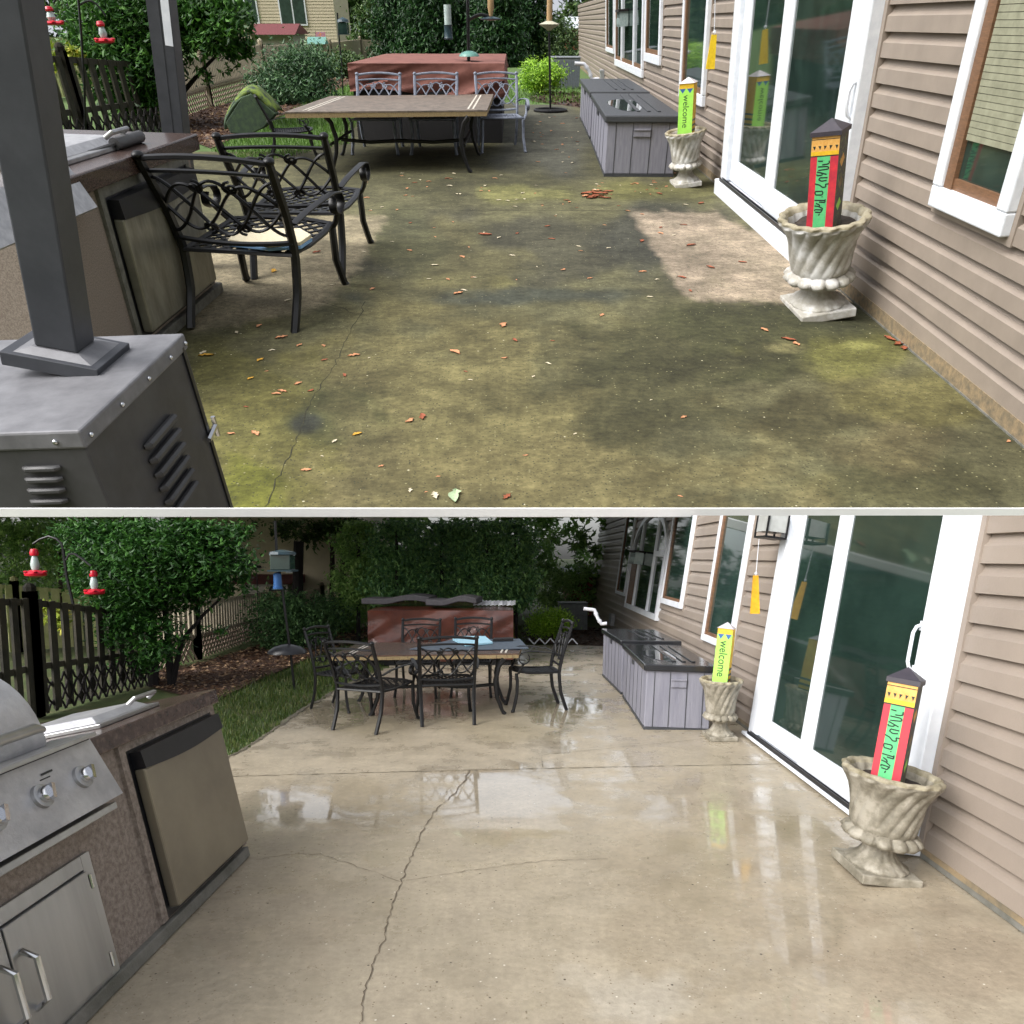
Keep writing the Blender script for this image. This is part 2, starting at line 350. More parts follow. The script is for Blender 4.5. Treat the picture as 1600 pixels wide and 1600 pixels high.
def concrete(name, speck_l, speck_d, sc, wetmode):
    m = bpy.data.materials.new(name); m.use_nodes = True; N = m.node_tree.nodes; L = m.node_tree.links; b = N['Principled BSDF']
    tc = N.new('ShaderNodeTexCoord'); at = N.new('ShaderNodeAttribute'); at.attribute_name = 'stain'
    def nz(s, d=5, r=.6):
        n = N.new('ShaderNodeTexNoise'); n.inputs['Scale'].default_value = s * sc; n.inputs['Detail'].default_value = d; n.inputs['Roughness'].default_value = r; L.new(tc.outputs['Object'], n.inputs[0]); return n.outputs[0]
    def mr(v, a0, a1, b0, b1):
        r = N.new('ShaderNodeMapRange'); r.inputs[1].default_value = a0; r.inputs[2].default_value = a1; r.inputs[3].default_value = b0; r.inputs[4].default_value = b1; L.new(v, r.inputs[0]); return r.outputs[0]
    def mul(c, v):
        x = N.new('ShaderNodeMix'); x.data_type = 'RGBA'; x.blend_type = 'MULTIPLY'; x.inputs[0].default_value = 1; L.new(c, x.inputs[6]); L.new(v, x.inputs[7]); return x.outputs[2]
    v1 = mr(nz(3.2, 8, .75), .3, .7, speck_d[0], speck_d[1]); c = mul(at.outputs['Color'], v1)
    if not wetmode:
        vs_ = mr(nz(1.1, 9, .8), .42, .6, .62, 1.12); c = mul(c, vs_); vt_ = mr(nz(7, 8, .8), .4, .62, .74, 1.14); c = mul(c, vt_)
    v2 = mr(nz(26, 3, .7), .3, .7, speck_l[0], speck_l[1]); c = mul(c, v2)
    v3 = mr(nz(.9, 4, .7), .3, .7, .88, 1.1); c = mul(c, v3)
    def specks(scale, thr, gate, col, c):
        vo = N.new('ShaderNodeTexVoronoi'); vo.inputs['Scale'].default_value = scale * sc; L.new(tc.outputs['Object'], vo.inputs[0])
        a = N.new('ShaderNodeMath'); a.operation = 'LESS_THAN'; a.inputs[1].default_value = thr; L.new(vo.outputs['Distance'], a.inputs[0])
        rr = N.new('ShaderNodeSeparateColor'); L.new(vo.outputs['Color'], rr.inputs[0])
        g = N.new('ShaderNodeMath'); g.operation = 'GREATER_THAN'; g.inputs[1].default_value = gate; L.new(rr.outputs[0], g.inputs[0])
        mm = N.new('ShaderNodeMath'); mm.operation = 'MULTIPLY'; L.new(a.outputs[0], mm.inputs[0]); L.new(g.outputs[0], mm.inputs[1])
        x = N.new('ShaderNodeMix'); x.data_type = 'RGBA'; L.new(mm.outputs[0], x.inputs[0]); L.new(c, x.inputs[6]); x.inputs[7].default_value = (*lin(col), 1); return x.outputs[2]
    if wetmode:
        c = specks(22, .13, .9, (66, 58, 50), c); c = specks(50, .2, .8, (120, 108, 90), c); c = specks(30, .14, .93, (210, 204, 190), c)
    else:
        c = specks(38, .17, .82, (132, 128, 94), c); c = specks(20, .1, .95, (184, 178, 150), c); c = specks(60, .25, .6, (58, 58, 42), c)
    L.new(c, b.inputs['Base Color'])
    if wetmode:
        # water film: roughness falls where the stored wetness is high, broken up by noise
        ad = N.new('ShaderNodeMath'); ad.operation = 'ADD'; L.new(at.outputs['Alpha'], ad.inputs[0]); L.new(mr(nz(2.2, 6, .7), .3, .7, -.42, .42), ad.inputs[1])
        ro = mr(ad.outputs[0], .2, .95, .46, .03); L.new(ro, b.inputs['Roughness'])
        b.inputs['IOR'].default_value = 1.4
        b.inputs['Coat Roughness'].default_value = .03; b.inputs['Coat IOR'].default_value = 1.45; L.new(mr(ad.outputs[0], .35, .85, 0, 1), b.inputs['Coat Weight'])
        bp = N.new('ShaderNodeBump'); bp.inputs['Distance'].default_value = .012; L.new(mr(ad.outputs[0], .3, .8, .35, .035), bp.inputs['Strength'])
        L.new(nz(12, 4, .6), bp.inputs['Height']); L.new(bp.outputs[0], b.inputs['Normal'])
        b2 = N.new('ShaderNodeBump'); b2.inputs['Distance'].default_value = .006; b2.inputs['Strength'].default_value = .12; L.new(nz(5, 3, .5), b2.inputs['Height']); L.new(b2.outputs[0], b.inputs['Coat Normal'])
    else:
        b.inputs['Roughness'].default_value = .85; b.inputs['Specular IOR Level'].default_value = .3
        bp = N.new('ShaderNodeBump'); bp.inputs['Distance'].default_value = .03; bp.inputs['Strength'].default_value = .5; L.new(nz(22, 5, .7), bp.inputs['Height']); L.new(bp.outputs[0], b.inputs['Normal'])
    return m
def S(r, g_, b_): return lin((r, g_, b_))
# upper terrace
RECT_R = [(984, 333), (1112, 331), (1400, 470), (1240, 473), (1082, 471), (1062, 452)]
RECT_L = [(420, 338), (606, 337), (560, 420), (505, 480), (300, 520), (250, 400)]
BA = [(700, 660, 330, 200, S(110, 103, 68), .9, .7), (860, 760, 420, 90, S(112, 104, 70), .8, .7), (400, 690, 130, 170, S(101, 97, 52), .8, .6), (700, 245, 330, 60, S(70, 68, 45), .9, .6),
      (860, 210, 90, 60, S(76, 76, 68), .8, .6), (840, 390, 260, 52, S(72, 70, 56), .9, .8), (1040, 380, 110, 70, S(63, 63, 54), .9, .6), (1180, 540, 230, 60, S(65, 65, 41), .95, .8),
      (1010, 600, 170, 90, S(70, 68, 45), .85, .8), (1330, 650, 190, 60, S(67, 63, 41), .85, .8), (1290, 480, 90, 50, S(59, 61, 43), .8, .6), (1460, 760, 190, 40, S(67, 65, 40), .7, .7),
      (770, 462, 240, 14, S(59, 63, 56), .85, .5), (530, 650, 90, 50, S(70, 72, 45), .85, .6), (475, 662, 24, 16, S(50, 52, 47), .9, .4), (830, 303, 70, 15, S(124, 122, 72), .7, .8),
      (985, 300, 60, 14, S(108, 106, 59), .7, .7), (1330, 560, 120, 34, S(112, 110, 58), .6, .8), (1450, 620, 120, 50, S(112, 106, 65), .75, .6), (782, 441, 22, 10, S(126, 121, 76), .8, .5),
      (1400, 700, 110, 40, S(106, 97, 67), .6, .6), (395, 760, 60, 60, S(101, 104, 36), .7, .6), (690, 420, 120, 60, S(95, 90, 59), .7, .8), (1080, 300, 90, 16, S(94, 92, 52), .6, .6),
      (580, 700, 60, 130, S(106, 99, 67), .6, .7), (620, 370, 80, 40, S(79, 79, 54), .7, .7), (1225, 543, 34, 8, S(115, 110, 74), .9, .3), (1345, 540, 30, 8, S(122, 121, 70), .9, .3)]
def colA(x, y):
    c = blobs_color(x, y, S(96, 93, 66), BA)
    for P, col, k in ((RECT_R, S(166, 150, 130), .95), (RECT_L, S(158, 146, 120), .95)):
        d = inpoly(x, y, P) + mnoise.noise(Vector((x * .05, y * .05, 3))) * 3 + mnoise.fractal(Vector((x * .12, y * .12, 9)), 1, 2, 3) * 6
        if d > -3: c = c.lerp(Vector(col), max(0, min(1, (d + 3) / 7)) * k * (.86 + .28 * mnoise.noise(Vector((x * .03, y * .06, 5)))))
    return c, 0
GA = [(-700, 803), (-700, 480), (100, 262), (300, 236), (430, 236), (500, 230), (545, 196), (640, 168), (790, 161), (906, 165), (960, 150), (1500, 480), (2300, 803)]
M['patA'] = concrete('algae_concrete', (.72, 1.3), (.66, 1.32), .42 / K, False)
M['patB'] = concrete('wet_concrete', (.86, 1.12), (.84, 1.14), 1.0, True)
sheet(LA, rng(-600, 1760, 10), rng(146, 300, 3.5) + rng(304, 793.3, 5), lambda x, y: inpoly(x, y, GA) > 0, colA, M['patA'], 'patio', 'dirty concrete patio stained green and black by algae')
# lower patio
PUD = [(455, 1262, 80, 30, 1.0), (500, 1115, 90, 20, .75), (640, 1100, 110, 26, .8), (785, 1262, 95, 62, 1.05), (700, 1215, 60, 22, .6), (596, 1292, 34, 10, .7), (880, 1110, 60, 26, .9), (870, 1160, 40, 16, .7), (860, 1225, 34, 14, .6),
       (520, 1175, 50, 14, .5), (1130, 1330, 150, 130, .62), (1290, 1390, 120, 160, .6), (1060, 1260, 60, 60, .45), (490, 1350, 70, 26, .45), (900, 1370, 60, 20, .4), (1010, 1560, 90, 46, .5), (600, 1240, 60, 60, .45), (1000, 1100, 60, 30, .5), (430, 1160, 40, 14, .45)]
BB = [(560, 1260, 120, 42, S(140, 128, 106), .6, .6), (780, 1120, 330, 40, S(149, 138, 113), .5, .6), (1150, 1400, 230, 160, S(149, 136, 115), .5, .7), (420, 1400, 130, 130, S(154, 141, 123), .5, .6),
      (1450, 1500, 220, 70, S(141, 128, 110), .6, .6), (980, 1560, 90, 40, S(180, 173, 160), .5, .9), (700, 1500, 260, 80, S(164, 153, 134), .5, .7), (540, 1060, 50, 12, S(112, 104, 78), .5, .5), (1230, 1290, 90, 26, S(140, 128, 102), .4, .4)]
def colB(x, y):
    wv = .40 + .14 * mnoise.fractal(Vector((x * .006, y * .012, 1)), 1, 2, 3)
    for (cx, cy, rx, ry, k) in PUD:
        n = mnoise.fractal(Vector((x * .02, y * .035, cx)), 1.0, 2.0, 4) * .45
        d = math.hypot((x - cx) / rx, (y - cy) / ry) + n; wv = max(wv, k * max(0, min(1, (1.3 - d) / .5)))
    return blobs_color(x, y, S(162, 151, 132), BB), wv
GB = [(-500, 1620), (-500, 1420), (100, 1250), (345, 1189), (380, 1172), (404, 1157), (475, 1107), (518, 1083), (560, 1062), (625, 1034), (720, 1012), (830, 1007), (960, 1010), (1500, 1330), (2100, 1620), (2100, 2600), (-500, 2600)]
sheet(LB, rng(-400, 2000, 9), rng(1000, 1300, 4) + rng(1306, 1620, 7) + rng(1660, 2600, 60), lambda x, y: inpoly(x, y, GB) > 0, colB, M['patB'], 'patio', 'clean wet concrete patio with puddles and hairline cracks', z=0)
# added slab: pale underside bounces light to lower patio; white strip is the divider
EY = LA.g(800, 793.3).y; et = -LA.at(800, 806, EY).z
mb = MB(); mb.prism([(-30, EY + .004), (13.5, EY + .004), (13.5, 175), (60, 500), (-240, 500), (-240, 120), (-30, EY + .02)][::1], -et - .03, -.1); struct(mb, 'bounce_slab', 'added slab under the upper terrace, its pale underside bouncing light downward', M['pale'], LA)
mb = MB(); mb.bb(-30, 13.5, EY - .03, EY, -et, 0); struct(mb, 'divider_strip', 'white divider strip added between the upper and lower views', M['trim'], LA)
# lawns
def ground(lv, name, label, m, x0, x1, y0, y1, z):
    mb = MB(); mb.add([(x0, y0, z), (x1, y0, z), (x1, y1, z), (x0, y1, z)], [(0, 1, 2, 3)]); return struct(mb, name, label, m, lv)
mb = MB(); mb.add([(-30, EY + .02, -.03), (13.5, EY + .02, -.03), (13.5, 175, -.03), (60, 500, -.03), (-240, 500, -.03), (-240, 120, -.03)], [(0, 1, 2, 3, 4, 5)]); struct(mb, 'lawn', 'bright green lawn beyond the algae stained patio', M['grassA'], LA)
ground(LB, 'lawn', 'muddy green lawn beside the clean wet patio', M['grassB'], -300, 300, -30, 600, -.02)
def polysheet(lv, pts, z, name, label, m, kind='structure'):
    Q = [lv.g(*p) for p in pts]; mb = MB(); mb.add([(q.x, q.y, z) for q in Q], [tuple(range(len(Q)))]); return struct(mb, name, label, m, lv, kind=kind)
# cracks and joints lie a few mm above the slab, as parts of the ground
def ribbon(lv, pts, wpx, name, label, m, z=.004, jag=3.0, step=7, seed=1):
    rnd = random.Random(seed); P = []
    for (a, b_) in zip(pts, pts[1:]):
        n = max(1, int(math.hypot(b_[0] - a[0], b_[1] - a[1]) / step))
        for i in range(n):
            t = i / n; P.append((a[0] + (b_[0] - a[0]) * t + rnd.uniform(-jag, jag), a[1] + (b_[1] - a[1]) * t + rnd.uniform(-jag, jag) * .5))
    P.append(pts[-1]); Q = [lv.g(*p) for p in P]; vs = []
    for i, q in enumerate(Q):
        t = (Q[min(i + 1, len(Q) - 1)] - Q[max(i - 1, 0)]).normalized(); n = Vector((-t.y, t.x, 0))
        d = (q - lv.eye).dot(lv.fw); ww = wpx * d / F * (rnd.uniform(.25, 1.2)) * .5
        vs += [q + n * ww + Vector((0, 0, z)), q - n * ww + Vector((0, 0, z))]
    mb = MB(); mb.add(vs, [(2 * i, 2 * i + 2, 2 * i + 3, 2 * i + 1) for i in range(len(Q) - 1)]); return struct(mb, name, label, m, lv)
ribbon(LB, [(348, 1214), (600, 1207), (900, 1200), (1216, 1194)], 2.2, 'ground_joint', 'straight joint across the clean wet patio', M['joint'], jag=.6, seed=2)
ribbon(LB, [(848, 1199), (846, 1180), (1150, 1150)], 1.0, 'ground_joint', 'faint short joint near the storage boxes on the wet patio', M['joint'], jag=.6, seed=3)
ribbon(LB, [(735, 1205), (715, 1235), (676, 1270), (655, 1310), (628, 1375), (610, 1425), (600, 1470), (580, 1515), (566, 1560), (562, 1630)], 2.0, 'ground_crack', 'long jagged crack running down the clean wet patio', M['crack'], jag=2.4, step=5, seed=4)
ribbon(LB, [(625, 1378), (580, 1362), (530, 1345), (500, 1334), (450, 1336), (400, 1344)], 1.2, 'ground_crack', 'fine crack branching to the left on the wet patio', M['crack'], jag=2, seed=5)
ribbon(LB, [(625, 1378), (700, 1366), (780, 1354), (860, 1345), (950, 1342)], 1.2, 'ground_crack', 'fine crack branching to the right on the wet patio', M['crack'], jag=2, seed=6)
ribbon(LA, [(480, 327), (700, 328), (900, 329), (1130, 331)], 2.5, 'ground_joint', 'straight joint across the algae stained patio', M['crackA'], jag=.8, seed=7)
ribbon(LA, [(572, 470), (560, 498), (540, 535), (520, 575), (490, 620), (470, 670), (455, 710), (430, 755), (414, 792)], 1.8, 'ground_crack', 'long crack running down the algae stained patio', M['crackA'], jag=3, seed=8, step=6)
ribbon(LA, [(560, 492), (530, 480), (500, 472)], 1.5, 'ground_crack', 'short dark crack beside the chair legs on the stained patio', M['crackA'], jag=2, seed=9)
polysheet(LB, [(1216, 1300), (1240, 1240), (1270, 1262), (1216, 1560), (1200, 1560)], .003, 'ground_mark', 'pale straight streak on the wet patio', mat('pale_streak', (178, 168, 148), (170, 158, 138), .25, 5)) if False else None
# ------------------------------------------------------------------ wall frames
class WallFrame:
    """frame on a wall: x along, y outward (towards the patio), z up the wall"""
    def __init__(s, lv, pn, pf, lean, side):
        A_, B_ = lv.g(*pn), lv.g(*pf); ud = (B_ - A_).normalized()
        n = Vector((-ud.y, ud.x, 0)) if side > 0 else Vector((ud.y, -ud.x, 0))     # outward
        vd = (Vector((0, 0, 1)) * math.cos(lean) - n * math.sin(lean)); wd = None
        if side > 0: s.O, s.x = A_, ud
        else: s.O, s.x = B_, -ud
        s.z = vd; s.y = s.z.cross(s.x); s.lv = lv; s.L = (B_ - A_).length
        s.R = Matrix((s.x, s.y, s.z)).transposed()
    def uv(s, px, py, off=0):
        r = s.lv.ray(px, py); P0 = s.O + s.y * off; t = (P0 - s.lv.eye).dot(s.y) / r.dot(s.y); P = s.lv.eye + r * t - s.O
        return P.dot(s.x), P.dot(s.z)
def siding(root, L, top, z0, c, m, d, x0=0, holes=()):
    mb = MB(); z = z0; k = 0
    while z < top:
        pr = [(d, z), (d * .98, z + .58 * c), (d * .35, z + .72 * c), (-d * .15, z + c), (d, z + c)]
        for (a, b_) in zip(pr, pr[1:]):
            mb.add([(x0, a[0], a[1]), (L, a[0], a[1]), (L, b_[0], b_[1]), (x0, b_[0], b_[1])], [(0, 3, 2, 1)])
        z += c; k += 1
    mb.bb(x0, L, -.1, -.02, z0, z)
    return mb.build('wall', m, root)
def window(root, x0, x1, z0, z1, t, p, glass, mull=(), blind=False, wood=True, u=1, gx=.0):
    mb = MB(); 
    for a in ((x0, x1, z0, z0 + t), (x0, x1, z1 - t, z1), (x0, x0 + t, z0 + t, z1 - t), (x1 - t, x1, z0 + t, z1 - t)): mb.bb(a[0], a[1], .0, p, a[2], a[3])
    tr_ = MB(); e_ = .035 * u
    for a in ((x0 - e_, x1 + e_, z0 - e_, z0 - .002), (x0 - e_, x0 - .002, z0 - .001, z1), (x1 + .002, x1 + e_, z0 - .001, z1)): tr_.bb(a[0], a[1], 0, .042 * u, a[2], a[3])
    tr_.build('siding_trim', M['siding'], root)
    for q in mull: mb.bb(q - t * .45, q + t * .45, 0, p * .95, z0 + t, z1 - t)
    fr = mb.build('window', M['white'], root, bev=t * .08)
    g = MB().bb(x0 + t, x1 - t, p * .2, p * .52, z0 + t, z1 - t).build('pane', glass, fr)
    if wood:
        j = MB(); j.bb(x1 - t * 1.9, x1 - t, p * .53, p * .8, z0 + t, z1 - t).bb(x0 + t, x1 - t * 1.9, p * .53, p * .7, z0 + t, z0 + t * 1.5); j.build('wood_liner', M['wood'], fr)
    if blind:
        b_ = MB(); zz = z0 + t * 3.2
        while zz < z1 - t: b_.bb(x0 + t * 1.2, x1 - t * 2, p * .55, p * .7, zz, zz + .0235 * u); zz += .026 * u
        b_.build('blind', M['blind'], fr)
    return fr
def door(root, wf, spec, u, lv):
    """sliding patio door: outer frame, two leaves with panes, sill, track, handle"""
    x0, x1, zt = spec['x0'], spec['x1'], spec['zt']; xm = spec['xm']; p = .12 * u; t = spec['t']; zb = spec['zb']; br = spec['br']
    mb = MB(); t = min(t, .16 * u) if False else t; tn = t * .25; mb.bb(x0, x1, .0, p * .3, zb - .011 * u, zb + .02 * u).bb(x0, x0 + tn, 0, p, zb, zt).bb(x1 - t * .8, x1, 0, p, zb, zt).bb(x0 + tn, x1 - t * .8, 0, p, zt - t, zt)
    d = mb.build('sliding_door', M['white'], root, bev=.01 * u)
    for a in ((x0 - .05 * u, x0 - .003), (x1 + .003, x1 + .05 * u)): MB().bb(a[0], a[1], 0, .045 * u, zb, zt).build('siding_trim', M['siding'], root)
    for (a, b_, o, nm) in ((xm - t * .5, x1 - t * .8, .035 * u, 1), (x0 + tn, xm + t * .5, .072 * u, 0)):
        lf = MB(); lf.bb(a, a + t, o, o + .035 * u, zb, zt - t).bb(b_ - t, b_, o, o + .035 * u, zb, zt - t).bb(a + t, b_ - t, o, o + .035 * u, zb, zb + br).bb(a + t, b_ - t, o, o + .035 * u, zt - 2 * t, zt - t)
        lo = lf.build('door_leaf', M['white'], d, bev=.006 * u)
        MB().bb(a + t, b_ - t, o + .008 * u, o + .022 * u, zb + br, zt - 2 * t).build('pane', M['glass'], lo)
    tr = MB(); 
    for k in range(4): tr.bb(x0 + t * .4, x1 - t * .4, .108 * u + k * .014 * u, .114 * u + k * .014 * u, zb - .012 * u, zb + .012 * u + (k % 2) * .008 * u)
    tr.build('track', M['black'], d)
    hx, hz0, hz1 = spec['h']; y0 = .107 * u
    h = MB(); h.tube([(hx, y0, hz0), (hx, y0 + .035 * u, hz0 + .02 * u), (hx, y0 + .05 * u, hz0 + .06 * u), (hx, y0 + .05 * u, hz1 - .06 * u), (hx, y0 + .035 * u, hz1 - .02 * u), (hx, y0, hz1)], .011 * u, 8)
    h.bb(hx - .02 * u, hx + .02 * u, .106 * u, .114 * u, hz0 - .02 * u, hz0 + .04 * u).bb(hx - .02 * u, hx + .02 * u, .106 * u, .114 * u, hz1 - .04 * u, hz1 + .02 * u)
    h.build('handle', M['white'], d, smooth=True)
    s = MB(); s.bb(x0 - .04 * u, x1 + .04 * u, 0, spec['sy'], 0.002, zb - .012 * u); s.build('sill', M['white'], root, bev=.008 * u)
    return d
CUTB = []; CUTA = []
# ---- house beside the upper terrace
WA = WallFrame(LA, (1700, 772), (906, 105), math.radians(-4.6), +1)
hA = thing('house', 'house with tan siding and white framed windows beside the algae stained patio', 'house', LA, WA.O, R=WA.R)
LWA = WA.L
z47, z197 = WA.uv(1345, 47)[1], WA.uv(1345, 197)[1]; cA = (z47 - z197) / 4
zbaseA = WA.uv(1450, 569)[1]
zt_need = WA.uv(1600, -40)[1] * 1.25
k0 = z47 - cA * 12; 
z0A = z47 - cA * math.floor((z47 - .02 * U - .1) / cA)
siding(hA, LWA, zt_need, z0A, cA, M['siding'], .036 * U)
MB().bb(0, LWA, -.05, .04 * U, .05, z0A).build('base_board', M['board'], hA)
MB().bb(0, LWA, -.05, .045 * U, .0, .05).build('foundation', M['found'], hA)
def wspan(wf, lx, rx, bl, br, off, ymid):
    """window span from left edge px, right edge px (at height ymid) and bottom edge px"""
    xa = wf.uv(lx, ymid, off)[0]; xb = wf.uv(rx, ymid, off)[0]; zb = (wf.uv(*bl, off)[1] + wf.uv(*br, off)[1]) / 2
    return min(xa, xb), max(xa, xb), zb
offA = .085 * U
for (lx, rx, bl, br, ym, ztop, g, mull, bd, wd_, t) in [
        (946, 958, (946, 80), (957, 84), 50, 1.0, 'glass', 0, False, True, .09), (960, 1003, (960, 105), (999, 117), 60, 1.2, 'glass', 2, False, True, .12), (1006, 1030, (1006, 96), (1027, 102), 60, 1.0, 'glass', 0, False, True, .12),
        (1063, 1101, (1058, 150), (1093, 166), 80, 1.1, 'glassg', 0, False, True, .11), (1500, 1640, (1458, 327), (1578, 378), 100, 1.1, 'blind', 0, True, True, .095)]:
    x0, x1, zb = wspan(WA, lx, rx, bl, br, offA, ym)
    zt = zb + ztop * U * 1.0
    zt = max(zt, WA.uv(lx, -30, offA)[1] + .1)
    window(hA, x0, x1, zb, zt, t * U, .085 * U, M['glass'] if g == 'blind' else M[g], [x0 + (x1 - x0) * q for q in ((.28, .72) if mull else ())], bd, wd_, U)
o0, o1 = WA.uv(1142, 40, offA * 1.6)[0], WA.uv(1352, 40, offA * 1.6)[0]
zbA = WA.uv(1128, 286, offA * 2)[1]; xmA = WA.uv(1222, 100, offA * 1.3)[0]
hx = WA.uv(1322, 150, offA * 2)[0]
door(hA, WA, dict(x0=o1, x1=o0, xm=xmA, zt=max(zt_need * .92, 2.3 * U), zb=zbA, t=abs(WA.uv(1220, 60, offA)[0] - WA.uv(1236, 60, offA)[0]), br=.2 * U, h=(hx, WA.uv(1318, 188, offA * 2)[1], WA.uv(1322, 125, offA * 2)[1]), sy=.17 * U), U, LA)
# ---- house beside the lower patio
WB = WallFrame(LB, (2400, 2032), (919, 957), math.radians(7.5), +1)
hB = thing('house', 'house with tan siding, arched window and sliding door beside the clean wet patio', 'house', LB, WB.O, R=WB.R)
LWB = WB.L
zz = [WB.uv(1500, y)[1] for y in (839, 888, 949, 1000)]
cB = (WB.uv(1480, 838)[1] - WB.uv(1480, 1150)[1]) / 7.0
zc = WB.uv(1480, 838)[1]; z0B = zc - cB * math.floor((zc - .06) / cB)
topB = 3.4
siding(hB, LWB, topB, z0B, cB, M['siding'], .034)
MB().bb(0, LWB, -.05, .038, .03, z0B).build('base_board', M['board'], hB)
MB().bb(0, LWB, -.05, .04, 0, .03).build('foundation', M['found'], hB)
offB = .085
for i, (lx, rx, bl, br, ym, g, t) in enumerate([(969, 983, (966, 928), (980, 934), 870, 'glass', .07), (1040, 1073, (1039, 944), (1066, 953), 880, 'glass', .09), (1110, 1158, (1102, 1001), (1148, 1024), 900, 'glassg', .085)]):
    x0, x1, zb = wspan(WB, lx, rx, bl, br, offB, ym); window(hB, x0, x1, zb, 3.3, t, .085, M[g], (), False, True, 1)
# arched window
x0, x1, zb = wspan(WB, 983, 1035, (982, 952), (1030, 972), offB, 890)
za = WB.uv(1010, 806, offB)[1]; rad = (x1 - x0) / 2; zs = za - min(rad, .75)
xc = (x0 + x1) / 2; t = .1
def archpts(r, h0, hr, n=18): return [(xc + r * math.cos(a), zs + hr * math.sin(a)) for a in [PI * i / n for i in range(n + 1)]]
O_ = [(x1, zb)] + archpts(rad, zs, za - zs + .05) + [(x0, zb)]; I_ = [(x1 - t, zb + t)] + archpts(rad - t, zs, za - zs - .05) + [(x0 + t, zb + t)]
mb = MB(); n = len(O_)
vs = [(p[0], .085, p[1]) for p in O_] + [(p[0], .085, p[1]) for p in I_] + [(p[0], 0, p[1]) for p in O_] + [(p[0], 0, p[1]) for p in I_]
fs = []
for i in range(n):
    j = (i + 1) % n; fs += [(i, j, n + j, n + i), (i, 2 * n + i, 2 * n + j, j), (n + i, n + j, 3 * n + j, 3 * n + i)]
mb.add(vs, fs); xw = x1 - x0
mb.bb(x0 + xw * .27, x0 + xw * .27 + .09, .0, .08, zb + t, za - .1).bb(x0 + xw * .74 - .09, x0 + xw * .74, .0, .08, zb + t, za - .1)
zmid = WB.uv(1030, 865, offB)[1]; mb.bb(x0 + t, x0 + xw * .27, 0, .08, zmid - .05, zmid + .05)
aw = mb.build('window', M['white'], hB); aw['label'] = 'white framed arched window in three lights'
mb = MB(); mb.add([(p[0], .045, p[1]) for p in I_], [tuple(range(len(I_)))]); mb.build('pane', M['glass'], aw)
MB().bb(x1 - xw * .2, x1 - t, .047, .06, zb + t, zs).build('wood_liner', M['wood'], aw)
o0, o1 = WB.uv(1219, 807, .1)[0], WB.uv(1508, 830, .1)[0]
zbB = WB.uv(1180, 1148, .1)[1]; xmB = WB.uv(1300, 930, .07)[0]; o0 = (o0 + WB.uv(1181, 1140, .1)[0]) / 2
door(hB, WB, dict(x0=WB.uv(1462, 1100, .1)[0], x1=o0, xm=WB.uv(1295, 1000, .07)[0], zt=3.0, zb=zbB, t=abs(WB.uv(1321, 820, .1)[0] - WB.uv(1342, 820, .1)[0]), br=.2, h=(WB.uv(1436, 1015, .1)[0], WB.uv(1430, 1050, .1)[1], WB.uv(1440, 975, .1)[1]), sy=.17), 1, LB)
CUTB.append(hB)
